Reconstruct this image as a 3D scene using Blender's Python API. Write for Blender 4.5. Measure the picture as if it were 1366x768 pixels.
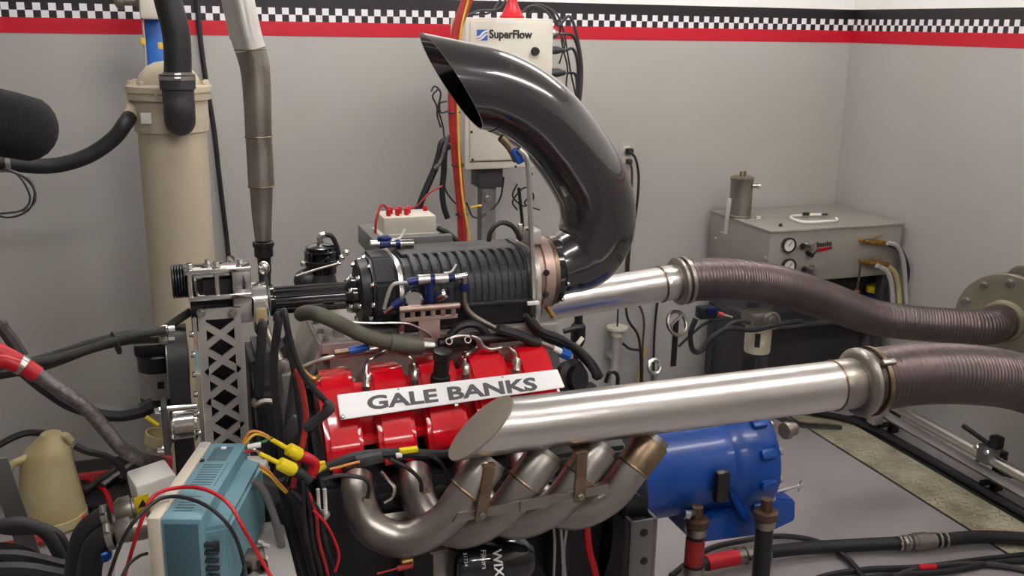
import bpy, bmesh, math, random
from mathutils import Vector, Matrix
V = Vector
random.seed(11)
for o in list(bpy.data.objects): bpy.data.objects.remove(o)
scene = bpy.context.scene
COL = scene.collection

# ------------------------------------------------------------------ camera
FPX, PITCH, ROLL, YAW = 1304.0, .2626, .0163, .3407
CAM = V((0, 0, 1.70))
_F = V((math.sin(YAW)*math.cos(PITCH), math.cos(YAW)*math.cos(PITCH), -math.sin(PITCH)))
_r = V((math.cos(YAW), -math.sin(YAW), 0)); _u = _r.cross(_F)
_R = _r*math.cos(ROLL)+_u*math.sin(ROLL); _U = -_r*math.sin(ROLL)+_u*math.cos(ROLL)
cd = bpy.data.cameras.new('camera'); co = bpy.data.objects.new('camera', cd); COL.objects.link(co)
co.matrix_world = Matrix(((_R.x, _U.x, -_F.x, CAM.x), (_R.y, _U.y, -_F.y, CAM.y), (_R.z, _U.z, -_F.z, CAM.z), (0, 0, 0, 1)))
cd.sensor_width = 36; cd.lens = FPX/1366*36; cd.clip_start = .02
scene.camera = co

# ------------------------------------------------------------------ world, exposure
w = bpy.data.worlds.new('world'); scene.world = w; w.use_nodes = True
w.node_tree.nodes['Background'].inputs[0].default_value = (.55, .55, .55, 1)
w.node_tree.nodes['Background'].inputs[1].default_value = .05
scene.view_settings.view_transform = 'Standard'; scene.view_settings.look = 'None'
scene.view_settings.exposure = 0.0; scene.view_settings.gamma = 1
scene.view_settings.use_curve_mapping = False
LAMP = 32.0            # strength of the fluorescent tubes' diffusers

# ------------------------------------------------------------------ placing helpers
def ray(px, py): return _F + _R*((px-683)/FPX) + _U*((384-py)/FPX)
def at(px, py, Y): d = ray(px, py); return CAM + d*(Y/d.y)
def atz(px, py, Z): d = ray(px, py); return CAM + d*((Z-CAM.z)/d.z)
def atx(px, py, X): d = ray(px, py); return CAM + d*(X/d.x)
def onplane(px, py, p0, n): d = ray(px, py); return CAM + d*((p0-CAM).dot(n)/d.dot(n))
def pts(Y, *a):
    """pixel pairs (x, y[, own Y]) to points on the plane Y"""
    return [at(q[0], q[1], q[2] if len(q) > 2 else Y) for q in a]

# ------------------------------------------------------------------ materials
def lin(c):
    r = []
    for x in c:
        x /= 255.0
        r.append(x/12.92 if x <= .04045 else ((x+.055)/1.055)**2.4)
    return r
MATS = {}
def M(name, col, rough=.5, metal=0., noise=0., nscale=6., bump=0., bscale=80., coat=0., spec=.5, trans=0., col2=None, stretch=None, rvar=0.):
    m = bpy.data.materials.new(name); m.use_nodes = True; nt = m.node_tree; b = nt.nodes['Principled BSDF']
    c = lin(col); b.inputs['Base Color'].default_value = (*c, 1); b.inputs['Roughness'].default_value = rough
    b.inputs['Metallic'].default_value = metal; b.inputs['Specular IOR Level'].default_value = spec
    b.inputs['Coat Weight'].default_value = coat; b.inputs['Coat Roughness'].default_value = .08
    b.inputs['Transmission Weight'].default_value = trans
    if noise or bump or rvar:
        tc = nt.nodes.new('ShaderNodeTexCoord'); mp = nt.nodes.new('ShaderNodeMapping')
        if stretch: mp.inputs['Scale'].default_value = stretch
        nt.links.new(tc.outputs['Object'], mp.inputs[0])
    if noise or rvar:
        n = nt.nodes.new('ShaderNodeTexNoise'); n.inputs['Scale'].default_value = nscale; n.inputs['Detail'].default_value = 5
        nt.links.new(mp.outputs[0], n.inputs['Vector'])
    if noise:
        r = nt.nodes.new('ShaderNodeValToRGB'); r.color_ramp.elements[0].position = .34; r.color_ramp.elements[1].position = .68
        c2 = lin(col2) if col2 else [x*(1-noise) for x in c]
        r.color_ramp.elements[0].color = (*c2, 1); r.color_ramp.elements[1].color = (*c, 1)
        nt.links.new(n.outputs[0], r.inputs[0]); nt.links.new(r.outputs[0], b.inputs['Base Color'])
    if rvar:
        mr = nt.nodes.new('ShaderNodeMapRange'); mr.inputs['From Min'].default_value = .3; mr.inputs['From Max'].default_value = .7
        mr.inputs['To Min'].default_value = max(0, rough-rvar); mr.inputs['To Max'].default_value = min(1, rough+rvar)
        nt.links.new(n.outputs[0], mr.inputs[0]); nt.links.new(mr.outputs[0], b.inputs['Roughness'])
    if bump:
        n2 = nt.nodes.new('ShaderNodeTexNoise'); n2.inputs['Scale'].default_value = bscale; n2.inputs['Detail'].default_value = 3
        nt.links.new(mp.outputs[0], n2.inputs['Vector']); bp = nt.nodes.new('ShaderNodeBump')
        bp.inputs['Strength'].default_value = bump; bp.inputs['Distance'].default_value = .004
        nt.links.new(n2.outputs[0], bp.inputs['Height']); nt.links.new(bp.outputs[0], b.inputs['Normal'])
    MATS[name] = m
    return m
def emit(name, col, s):
    m = M(name, col); b = m.node_tree.nodes['Principled BSDF']
    b.inputs['Emission Color'].default_value = (*lin(col), 1); b.inputs['Emission Strength'].default_value = s
    return m

M('wall_grey', (176, 174, 171), .55, noise=.07, nscale=1.1, col2=(171, 167, 160), bump=.05, bscale=40, spec=.3)
M('wall_white', (250, 248, 245), .6, noise=.03, nscale=2)
M('ceiling_white', (225, 224, 220), .8, noise=.04, nscale=3)
M('floor_grey', (156, 150, 152), .38, noise=.16, nscale=2.6, bump=.03, bscale=50, rvar=.08)
M('stripe_black', (30, 26, 30), .35)
M('stripe_red', (186, 12, 38), .4)
M('cream_paint', (196, 184, 162), .42, noise=.06, nscale=4, spec=.4)
M('cream_box', (214, 208, 194), .45, noise=.04, nscale=5)
M('cream_plastic', (206, 196, 178), .5)
M('rubber', (32, 31, 34), .5, noise=.25, nscale=20, bump=.05)
M('rubber_grey', (58, 56, 58), .55, noise=.2, nscale=25, bump=.1, bscale=200)
M('black_satin', (22, 21, 24), .38, noise=.2, nscale=12)
M('black_gloss', (14, 13, 15), .12, coat=.6)
M('black_cast', (40, 40, 44), .42, noise=.2, nscale=30, bump=.12, bscale=160)
M('foam', (20, 19, 24), .95, noise=.3, nscale=120, bump=.5, bscale=260)
M('steel_brushed', (220, 215, 211), .3, 1, noise=.07, nscale=3, rvar=.03)
M('steel_bright', (226, 223, 219), .3, 1, noise=.05, nscale=3)
M('steel_dull', (168, 160, 152), .4, 1, noise=.3, nscale=9, rvar=.1)
M('steel_header', (168, 163, 158), .36, 1, noise=.25, nscale=7, rvar=.06, col2=(136, 127, 119))
M('pale_gold', (216, 200, 158), .35, .6)
M('steel_heat', (158, 138, 112), .4, 1, noise=.4, nscale=22, col2=(112, 94, 80))
M('steel_cap', (176, 168, 156), .5, 1, noise=.15, nscale=8, bump=.05, bscale=150)
M('stainless', (166, 161, 153), .42, .35, noise=.1, nscale=4, rvar=.06)
M('flex_steel', (112, 101, 100), .4, .75, noise=.14, nscale=4, col2=(92, 79, 77))
M('flange_steel', (150, 142, 124), .45, .6, noise=.15, nscale=10)
M('chrome', (230, 228, 226), .1, 1)
M('zinc', (190, 186, 180), .3, 1, noise=.15, nscale=20)
M('alum_plate', (172, 166, 162), .45, .35, noise=.08, nscale=14)
M('alum_cast', (196, 190, 184), .3, .55, noise=.12, nscale=16, bump=.06, bscale=200)
M('brass', (176, 136, 80), .35, .9, noise=.25, nscale=30)
M('copper_dirty', (108, 84, 68), .45, .6, noise=.3, nscale=30)
M('red_enamel', (214, 6, 28), .2, coat=.8, noise=.12, nscale=3)
M('red_plastic', (196, 16, 34), .4)
M('red_cable', (170, 40, 40), .55, noise=.25, nscale=20)
M('red_fitting', (196, 36, 50), .35, .2)
M('white_gloss', (244, 242, 242), .25)
M('white_plastic', (236, 232, 226), .4)
M('ink_black', (28, 26, 30), .5)
M('ink_grey', (66, 64, 70), .5)
M('logo_blue', (54, 98, 178), .5)
M('blue_paint', (6, 66, 150), .33, noise=.25, nscale=7, coat=.2, bump=.04, bscale=60)
M('blue_post', (20, 92, 176), .4)
M('blue_fitting', (24, 34, 92), .28, .4)
M('pink_alum', (186, 160, 150), .42, .6, noise=.2, nscale=14)
M('blue_bright', (24, 86, 176), .35, .2)
M('yellow', (232, 206, 20), .45)
M('yellow_wire', (214, 178, 60), .5)
M('orange_wire', (206, 130, 50), .5)
M('green_wire', (40, 110, 70), .5)
M('teal', (104, 144, 156), .5, noise=.04, nscale=10)
M('teal_dark', (62, 92, 106), .5)
M('slot_dark', (34, 44, 50), .7)
M('jug_plastic', (196, 188, 150), .45, noise=.1, nscale=6, col2=(176, 160, 110))
M('olive_hose', (92, 90, 76), .6, noise=.3, nscale=30, bump=.1, bscale=200)
M('olive_dark', (60, 60, 52), .6, noise=.4, nscale=60, bump=.2, bscale=200)
M('braid', (128, 122, 122), .42, .6, noise=.5, nscale=120, bump=.3, bscale=300)
M('dark_grey', (64, 62, 64), .55, noise=.2, nscale=8)
M('mid_grey', (112, 110, 110), .5, noise=.12, nscale=8)
M('light_grey', (170, 166, 162), .5, noise=.08, nscale=8)
M('block_black', (26, 25, 28), .5, noise=.35, nscale=14, bump=.15, bscale=90)
M('tread', (190, 183, 160), .55, .1, noise=.3, nscale=7, col2=(132, 124, 104))
M('wix_white', (206, 204, 204), .5)
M('filter_white', (208, 200, 178), .45, noise=.05)
M('label_white', (232, 230, 222), .5)
M('dial_white', (226, 222, 212), .4)
emit('lamp_diffuser', (255, 252, 250), LAMP)
# carbon fibre of the intake scoop
m = M('carbon', (26, 23, 26), .16, coat=1, spec=.6); nt = m.node_tree; b = nt.nodes['Principled BSDF']
tc = nt.nodes.new('ShaderNodeTexCoord'); wv = nt.nodes.new('ShaderNodeTexChecker'); wv.inputs['Scale'].default_value = 380
wv.inputs[1].default_value = (.010, .009, .010, 1); wv.inputs[2].default_value = (.022, .019, .022, 1)
nt.links.new(tc.outputs['Object'], wv.inputs[0]); nt.links.new(wv.outputs[0], b.inputs['Base Color']); b.inputs['Roughness'].default_value = .22
b.inputs['Coat Roughness'].default_value = .04
# chequered tape: squares of one inch counted along the run of the wall
def checker_mat(name, axis):
    m = M(name, (240, 238, 240), .45); nt = m.node_tree; b = nt.nodes['Principled BSDF']
    g = nt.nodes.new('ShaderNodeNewGeometry'); s = nt.nodes.new('ShaderNodeSeparateXYZ'); nt.links.new(g.outputs['Position'], s.inputs[0])
    def step(sock, off, size):
        a = nt.nodes.new('ShaderNodeMath'); a.operation = 'SUBTRACT'; a.inputs[1].default_value = off; nt.links.new(sock, a.inputs[0])
        d = nt.nodes.new('ShaderNodeMath'); d.operation = 'DIVIDE'; d.inputs[1].default_value = size; nt.links.new(a.outputs[0], d.inputs[0])
        f = nt.nodes.new('ShaderNodeMath'); f.operation = 'FLOOR'; nt.links.new(d.outputs[0], f.inputs[0]); return f.outputs[0]
    u = step(s.outputs[axis], AXOFF[axis], .0254); v = step(s.outputs[2], ZC-.0254, .0254)
    a = nt.nodes.new('ShaderNodeMath'); a.operation = 'ADD'; nt.links.new(u, a.inputs[0]); nt.links.new(v, a.inputs[1])
    p = nt.nodes.new('ShaderNodeMath'); p.operation = 'PINGPONG'; p.inputs[1].default_value = 1; nt.links.new(a.outputs[0], p.inputs[0])
    mx = nt.nodes.new('ShaderNodeMix'); mx.data_type = 'RGBA'; mx.inputs[6].default_value = (*lin((238, 234, 238)), 1); mx.inputs[7].default_value = (*lin((30, 26, 30)), 1)
    nt.links.new(p.outputs[0], mx.inputs[0]); nt.links.new(mx.outputs[2], b.inputs['Base Color'])
WALL_Y, WALL_X = 3.9484, 3.069
ZR, ZC, ZB = 1.70-.0541, 1.70+.0504, 1.70+.0943      # red bottom, chequer top, black top
AXOFF = {0: 1.7710, 1: WALL_Y-.1902-.0254}
checker_mat('chequer_back', 0); checker_mat('chequer_right', 1)

# ------------------------------------------------------------------ mesh helpers: every shape is (verts, faces) in world space
def join(*a):
    vs, fs = [], []
    for v, f in a:
        k = len(vs); vs += [V(p) for p in v]; fs += [tuple(i+k for i in q) for q in f]
    return vs, fs
def bm_out(bm):
    bm.verts.index_update()
    r = ([v.co.copy() for v in bm.verts], [tuple(v.index for v in f.verts) for f in bm.faces]); bm.free(); return r
def xf(s, mat): return [mat @ V(p) for p in s[0]], s[1]
def rotm(rx=0, ry=0, rz=0): return Matrix.Rotation(rz, 4, 'Z') @ Matrix.Rotation(ry, 4, 'Y') @ Matrix.Rotation(rx, 4, 'X')
def box(c, size, bev=0., rot=None, seg=2):
    bm = bmesh.new(); bmesh.ops.create_cube(bm, size=1); bmesh.ops.scale(bm, vec=V(size), verts=bm.verts)
    if bev: bmesh.ops.bevel(bm, geom=bm.edges[:], offset=min(bev, .49*min(size)), segments=seg, affect='EDGES', profile=.5)
    mt = Matrix.Translation(V(c)) @ (rot.to_4x4() if rot else Matrix.Identity(4)); bm.transform(mt)
    return bm_out(bm)
def span(x0, x1, y0, y1, z0, z1, bev=0.): return box(((x0+x1)/2, (y0+y1)/2, (z0+z1)/2), (abs(x1-x0), abs(y1-y0), abs(z1-z0)), bev)
def frame_for(t):
    t = V(t).normalized(); a = V((0, 0, 1)) if abs(t.z) < .9 else V((1, 0, 0))
    n = t.cross(a).normalized(); return n, t.cross(n).normalized()
def lathe(p0, axis, prof, seg=24, cap=True):
    """revolve profile [(t along axis, radius), ...] about the axis through p0"""
    p0 = V(p0); ax = V(axis).normalized(); n, b = frame_for(ax); vs, fs = [], []
    for t, r in prof:
        for i in range(seg):
            a = 2*math.pi*i/seg; vs.append(p0+ax*t+(n*math.cos(a)+b*math.sin(a))*max(r, 1e-5))
    for j in range(len(prof)-1):
        for i in range(seg):
            k = (i+1) % seg; fs.append((j*seg+i, j*seg+k, (j+1)*seg+k, (j+1)*seg+i))
    if cap:
        fs.append(tuple(range(seg-1, -1, -1))); fs.append(tuple(range((len(prof)-1)*seg, len(prof)*seg)))
    return vs, fs
def cyl(p0, p1, r, r1=None, seg=20, bev=0.):
    p0, p1 = V(p0), V(p1); L = (p1-p0).length; r1 = r if r1 is None else r1
    prof = [(0, r), (L, r1)] if not bev else [(0, r-bev), (bev, r), (L-bev, r1), (L, r1-bev)]
    return lathe(p0, p1-p0, prof, seg)
def smooth(P, n=6):
    P = [V(p) for p in P]
    if len(P) < 3: return P
    out = []
    Q = [P[0]*2-P[1]]+P+[P[-1]*2-P[-2]]
    for i in range(1, len(Q)-2):
        a, b_, c, d = Q[i-1:i+3]
        for k in range(n):
            t = k/n
            out.append(.5*((2*b_)+(c-a)*t+(2*a-5*b_+4*c-d)*t*t+(3*b_-a-3*c+d)*t**3))
    out.append(P[-1]); return out
def resample(P, step):
    L = [0]
    for a, b_ in zip(P, P[1:]): L.append(L[-1]+(b_-a).length)
    n = max(2, int(L[-1]/step)); out = []; j = 0
    for i in range(n+1):
        s = L[-1]*i/n
        while j < len(L)-2 and L[j+1] < s: j += 1
        t = (s-L[j])/max(1e-9, L[j+1]-L[j]); out.append(P[j].lerp(P[j+1], t))
    return out
def sweep(P, r, seg=12, cap=True, squash=None):
    """tube along the points; r is a number or list"""
    N = len(P); vs, fs = [], []
    T = [(P[min(i+1, N-1)]-P[max(i-1, 0)]).normalized() for i in range(N)]
    n, b_ = frame_for(T[0])
    for i in range(N):
        n = (n-T[i]*n.dot(T[i])).normalized(); b_ = T[i].cross(n); rr = r[i] if isinstance(r, (list, tuple)) else r
        for k in range(seg):
            a = 2*math.pi*k/seg; vs.append(P[i]+(n*math.cos(a)+b_*math.sin(a))*rr)
    for i in range(N-1):
        for k in range(seg):
            m_ = (k+1) % seg; fs.append((i*seg+k, i*seg+m_, (i+1)*seg+m_, (i+1)*seg+k))
    if cap: fs.append(tuple(range(seg-1, -1, -1))); fs.append(tuple(range((N-1)*seg, N*seg)))
    return vs, fs
def tube(P, r, seg=10, n=6, cap=True): return sweep(smooth(P, n), r, seg, cap)
def rbend(P, r):
    """hose with radius list given per control point"""
    S = smooth(P, 8); k = (len(S)-1)/(len(r)-1); R = []
    for i in range(len(S)):
        t = i/k; j = min(int(t), len(r)-2); R.append(r[j]+(r[j+1]-r[j])*(t-j))
    return S, R
def prism(poly, o, ex, ey, depth, bev=0.):
    """polygon [(u, v)] in the plane o + u ex + v ey, extruded along depth"""
    o, ex, ey, depth = V(o), V(ex), V(ey), V(depth); bm = bmesh.new()
    vv = [bm.verts.new(o+ex*u+ey*v) for u, v in poly]; f = bm.faces.new(vv)
    r = bmesh.ops.extrude_face_region(bm, geom=[f]); bmesh.ops.translate(bm, vec=depth, verts=[g for g in r['geom'] if isinstance(g, bmesh.types.BMVert)])
    bmesh.ops.recalc_face_normals(bm, faces=bm.faces)
    if bev: bmesh.ops.bevel(bm, geom=bm.edges[:], offset=bev, segments=2, affect='EDGES')
    return bm_out(bm)
def torus(c, axis, R, r, seg=28, ms=8):
    n, b_ = frame_for(axis); c = V(c); ax = V(axis).normalized(); vs, fs = [], []
    for i in range(seg):
        a = 2*math.pi*i/seg; d = n*math.cos(a)+b_*math.sin(a)
        for k in range(ms):
            q = 2*math.pi*k/ms; vs.append(c+d*(R+r*math.cos(q))+ax*(r*math.sin(q)))
    for i in range(seg):
        for k in range(ms):
            i2, k2 = (i+1) % seg, (k+1) % ms; fs.append((i*ms+k, i2*ms+k, i2*ms+k2, i*ms+k2))
    return vs, fs
def ball(c, r, sc=(1, 1, 1), u=16, v=10):
    bm = bmesh.new(); bmesh.ops.create_uvsphere(bm, u_segments=u, v_segments=v, radius=r); bmesh.ops.scale(bm, vec=V(sc), verts=bm.verts)
    bmesh.ops.translate(bm, vec=V(c), verts=bm.verts); return bm_out(bm)

# ------------------------------------------------------------------ objects
SHARED = set()
def add(name, shape, mat, parent=None, ang=38, label=None, stuff=False):
    me = bpy.data.meshes.new(name); me.from_pydata([tuple(v) for v in shape[0]], [], shape[1]); me.update()
    bm = bmesh.new(); bm.from_mesh(me); bmesh.ops.recalc_face_normals(bm, faces=bm.faces); bm.to_mesh(me); bm.free()
    me.polygons.foreach_set('use_smooth', [True]*len(me.polygons)); me.set_sharp_from_angle(angle=math.radians(ang))
    me.materials.append(MATS[mat]); o = bpy.data.objects.new(name, me); COL.objects.link(o)
    if parent: o.parent = parent
    if label: o['label'] = label
    if stuff: o['kind'] = 'stuff'
    return o
def tag(o, label, cat, group=None):
    o['label'] = label; o['category'] = cat
    if group: o['group'] = group
    return o
def thing(name, label, cat, group=None):
    o = bpy.data.objects.new(name, None); o.empty_display_size = .05; COL.objects.link(o); return tag(o, label, cat, group)
def one(name, label, cat, shape, mat, group=None, ang=38): return tag(add(name, shape, mat, ang=ang), label, cat, group)
def struct(name, shape, mat, parent=None):
    o = add(name, shape, mat, parent)
    if not parent: o['kind'] = 'structure'
    return o
_bolts = {}
def bolt(parent, p, n, r=.006, h=.005, mat='zinc', name='bolt', kind='hex'):
    """bolt heads share one mesh per kind"""
    key = (kind, mat)
    if key not in _bolts:
        if kind == 'hex': s = join(lathe((0, 0, 0), (0, 0, 1), [(0, 1.25), (.25, 1.25)], 12), lathe((0, 0, .2), (0, 0, 1), [(0, 1), (.65, 1), (.8, .85)], 6))
        else: s = lathe((0, 0, 0), (0, 0, 1), [(0, 1), (.6, 1), (.9, .7), (1, .3)], 12)
        me = bpy.data.meshes.new('bolt'); me.from_pydata([tuple(v) for v in s[0]], [], s[1]); me.update(); me.materials.append(MATS[mat])
        me.polygons.foreach_set('use_smooth', [True]*len(me.polygons)); me.set_sharp_from_angle(angle=.6)
        _bolts[key] = me
    o = bpy.data.objects.new(name, _bolts[key]); COL.objects.link(o); o.parent = parent
    q = V((0, 0, 1)).rotation_difference(V(n).normalized())
    o.rotation_mode = 'QUATERNION'; o.rotation_quaternion = q; o.location = V(p); o.scale = (r, r, h); SHARED.add(o.name)
    return o
def text(name, s, o, ex, ey, h, mat, parent, wide=1., off=0., depth=.0006, align='LEFT'):
    c = bpy.data.curves.new(name, 'FONT'); c.body = s; c.size = 1; c.offset = off; c.extrude = .01; c.align_x = align; c.resolution_u = 3
    t = bpy.data.objects.new('tmp', c); COL.objects.link(t); dg = bpy.context.evaluated_depsgraph_get(); dg.update()
    me = bpy.data.meshes.new_from_object(t.evaluated_get(dg)); bpy.data.objects.remove(t)
    ex, ey = V(ex).normalized(), V(ey).normalized(); ez = ex.cross(ey).normalized(); k = h/.69
    mt = Matrix.Translation(V(o)) @ Matrix(((ex.x, ey.x, ez.x, 0), (ex.y, ey.y, ez.y, 0), (ex.z, ey.z, ez.z, 0), (0, 0, 0, 1))) @ Matrix.Diagonal((k*wide, k, depth/.01, 1))
    me.transform(mt); me.materials.clear(); me.materials.append(MATS[mat]); ob = bpy.data.objects.new(name, me); COL.objects.link(ob); ob.parent = parent
    return ob
def clamp(parent, c, axis, r, wdt=.012, mat='zinc', name='clamp'):
    """band clamp with its screw housing"""
    ax = V(axis).normalized(); n, b_ = frame_for(ax); c = V(c)
    s = lathe(c-ax*wdt/2, ax, [(0, r), (0, r+.002), (wdt, r+.002), (wdt, r)], 24, False)
    up = V((0, -.5, .9)); up = (up-ax*up.dot(ax)).normalized(); sd = ax.cross(up)
    s2 = cyl(c+up*(r+.004)-sd*.009, c+up*(r+.004)+sd*.009, wdt*.42, seg=10)
    return add(name, join(s, s2), mat, parent)
def cable(name, label, P, r, mat, cat='cable', group=None, seg=8, n=6):
    return one(name, label, cat, tube(P, r, seg, n), mat, group)

# ================================================================== THE SETTING
X0, Y0, ZT = -2.1, -2.2, 2.85
fl = struct('floor', span(X0, WALL_X, Y0, WALL_Y, -.1, 0), 'floor_grey')
wb = struct('wall_back', span(X0, WALL_X+.12, WALL_Y, WALL_Y+.12, -.1, ZB), 'wall_grey')
add('upper_wall', span(X0, WALL_X+.12, WALL_Y+.001, WALL_Y+.12, ZB, ZT), 'wall_white', wb)
wr = struct('wall_right', span(WALL_X, WALL_X+.12, Y0, WALL_Y, -.1, ZB), 'wall_grey')
add('upper_wall', span(WALL_X+.001, WALL_X+.12, Y0, WALL_Y, ZB, ZT), 'wall_white', wr)
struct('wall_left', span(X0-.12, X0, Y0, WALL_Y+.12, -.1, ZT), 'wall_grey')
struct('wall_front', span(X0-.12, WALL_X+.12, Y0-.12, Y0, -.1, ZT), 'wall_grey')
struct('ceiling', span(X0-.12, WALL_X+.12, Y0-.12, WALL_Y+.12, ZT, ZT+.1), 'ceiling_white')
t1 = struct('trim_1', span(X0, WALL_X, WALL_Y-.002, WALL_Y, ZC, ZB), 'stripe_black')
add('chequered_tape', span(X0, WALL_X, WALL_Y-.002, WALL_Y, ZC-.0508, ZC), 'chequer_back', t1, label='black and white chequered tape')
add('red_tape', span(X0, WALL_X, WALL_Y-.002, WALL_Y, ZR, ZC-.0508), 'stripe_red', t1, label='red tape')
t2 = struct('trim_2', span(WALL_X-.002, WALL_X, Y0, WALL_Y-.002, ZC, ZB), 'stripe_black')
add('chequered_tape', span(WALL_X-.002, WALL_X, Y0, WALL_Y-.002, ZC-.0508, ZC), 'chequer_right', t2, label='black and white chequered tape')
add('red_tape', span(WALL_X-.002, WALL_X, Y0, WALL_Y-.002, ZR, ZC-.0508), 'stripe_red', t2, label='red tape')

# ceiling lamps
LAMPS = [(.30, .75), (2.05, .75), (.30, 2.85), (2.05, 2.85), (1.2, -1.2)]
where = ['over the test engine intake side', 'over the exhaust pipes', 'over the cream filter vessel', 'over the blue dynamometer', 'near the front wall']
for (x, y), wd in zip(LAMPS, where):
    t = thing('ceiling_light', 'white fluorescent ceiling light '+wd, 'light', 'fluorescent ceiling lights')
    add('housing', span(x-.64, x+.64, y-.17, y+.17, ZT-.06, ZT, .004), 'white_plastic', t)
    for s in (-.075, .075):
        add('tube', cyl((x-.6, y+s, ZT-.085), (x+.6, y+s, ZT-.085), .024, seg=14), 'lamp_diffuser', t)
    for s in (-.62, .62): add('end_cap', span(x+s-.02, x+s+.02, y-.12, y+.12, ZT-.115, ZT-.058, .003), 'white_plastic', t)

# tread plate on the floor by the right wall, dark channel and rails
tp = thing('tread_plate', 'dirty yellowish tread plate strip let into grey floor', 'floor plate')
add('plate', span(2.585, 2.80, Y0+1.0, 3.75, .0005, .006), 'tread', tp)
lug = join(*[box((2.60+i*.0285+(.014 if j % 2 else 0), 3.7-j*.03, .0062), (.022, .006, .0018), 0, rotm(0, 0, .8 if (i+j) % 2 else -.8)) for i in range(7) for j in range(55)])
add('tread_pattern', lug, 'tread', tp, stuff=True)
add('seam', span(2.579, 2.585, Y0+1.0, 3.948, .0004, .003), 'ink_black', tp)

# ================================================================== ENGINE
YC = 2.03
def ez(x): return .035*(x-.55)
# ---- block
eb = thing('engine_block', 'black engine block with heads and oil pan behind the exhaust header', 'engine')
sec = [(-.17, .42), (-.20, .62), (-.30, .79), (-.295, .833), (-.20, .864), (-.115, .922), (-.05, .85), (.05, .85), (.115, .922), (.20, .864), (.295, .833), (.30, .79), (.20, .62), (.17, .42)]
add('block', prism(sec, (.235, YC, 0), (0, 1, 0), (0, 0, 1), (.65, 0, 0), .008), 'block_black', eb)
add('oil_pan', prism([(-.16, .43), (-.13, .30), (.13, .30), (.16, .43)], (.30, YC, 0), (0, 1, 0), (0, 0, 1), (.55, 0, 0), .012), 'black_satin', eb)
add('front_cover', prism([(-.15, .45), (-.2, .6), (-.13, .92), (.13, .92), (.2, .6), (.15, .45)], (.18, YC, 0), (0, 1, 0), (0, 0, 1), (.06, 0, 0), .01), 'black_cast', eb)
add('bell_housing', lathe((.885, YC, .60), (1, 0, 0), [(0, .24), (.03, .26), (.08, .22), (.115, .17), (.124, .17)], 36), 'black_satin', eb)
for a in range(12):
    q = a*math.pi/6+.2; bolt(eb, (.9, YC+math.cos(q)*.235, .6+math.sin(q)*.235), (-1, 0, 0), .008, .008, 'black_satin')
add('accessory_case', prism([(-.14, .5), (-.17, .7), (-.12, .98), (-.05, 1.03), (.10, 1.03), (.15, .7), (.12, .5)], (.13, YC, 0), (0, 1, 0), (0, 0, 1), (.06, 0, 0), .012), 'block_black', eb)
add('accessory_pipe', tube([(.19, YC-.13, .62), (.16, YC-.17, .72), (.17, YC-.18, .82), (.21, YC-.17, .9)], .018, 12), 'black_cast', eb)
add('water_neck', lathe((.205, YC+.03, .98), (-.3, 0, .6), [(0, .03), (.03, .03), (.032, .036), (.045, .036)], 18), 'black_cast', eb)
add('crank_hub', lathe((.118, YC, .60), (1, 0, 0), [(0, .03), (.002, .05), (.11, .05)], 30), 'black_satin', eb)
add('exhaust_flange', prism([(.30, 0), (.84, 0), (.84, .03), (.30, .03)], (0, YC-.305, .755), (1, 0, 0), (0, -.64, .76), (0, -.012, -.01), .003), 'steel_dull', eb)
# bosses and ribs along the near side of the block and head
for i in range(4):
    x = .355+i*.111
    add('freeze_plug', lathe((x, YC-.205, .66), (0, -1, -.25), [(0, .022), (.006, .022), (.006, .017), (.002, .014)], 18), 'black_cast', eb)
    add('rib', span(x+.05, x+.058, YC-.235, YC-.19, .50, .72, .002), 'black_cast', eb)
    add('exhaust_port', lathe((x, YC-.285, .775), (0, -.9, -.35), [(0, .036), (.03, .034)], 18), 'black_cast', eb)
# ---- oil filter with lettering
of = thing('oil_filter', 'black spin-on oil filter with white lettering under the header', 'oil filter')
pA = at(600, 752, 1.62); pB = at(705, 742, 1.62)
ax = (pB-pA).normalized()
add('can', lathe(pA, pB-pA, [(0, .03), (.004, .046), (.012, .05), ((pB-pA).length-.02, .05), ((pB-pA).length, .036)], 30), 'black_gloss', of)
nn = V((0, -.82, .57)); up = ax.cross(nn)*-1
text('lettering', 'WIX', at(657, 733, 1.565), nn.cross(ax)*-1, ax, .017, 'wix_white', of, 1.0, .02)
text('lettering', 'Filters', at(641, 733, 1.565), nn.cross(ax)*-1, ax, .010, 'wix_white', of, 1.0, .0)
text('lettering', '51734', at(618, 737, 1.565), nn.cross(ax)*-1, ax, .007, 'wix_white', of, 1.0, .0)
# ---- engine mount bracket seen below header
mb = thing('engine_mount', 'bent grey steel mount bracket below the first header tube', 'bracket')
p = at(590, 745, 1.66)
add('foot', box(p+V((0, 0, .03)), (.06, .05, .006), .001), 'steel_dull', mb)
add('web', box(p+V((0, -.022, -.03)), (.05, .006, .12), .001), 'steel_dull', mb)
add('arm', box(p+V((0, .055, .02)), (.05, .11, .012), .002), 'black_satin', mb)

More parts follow.
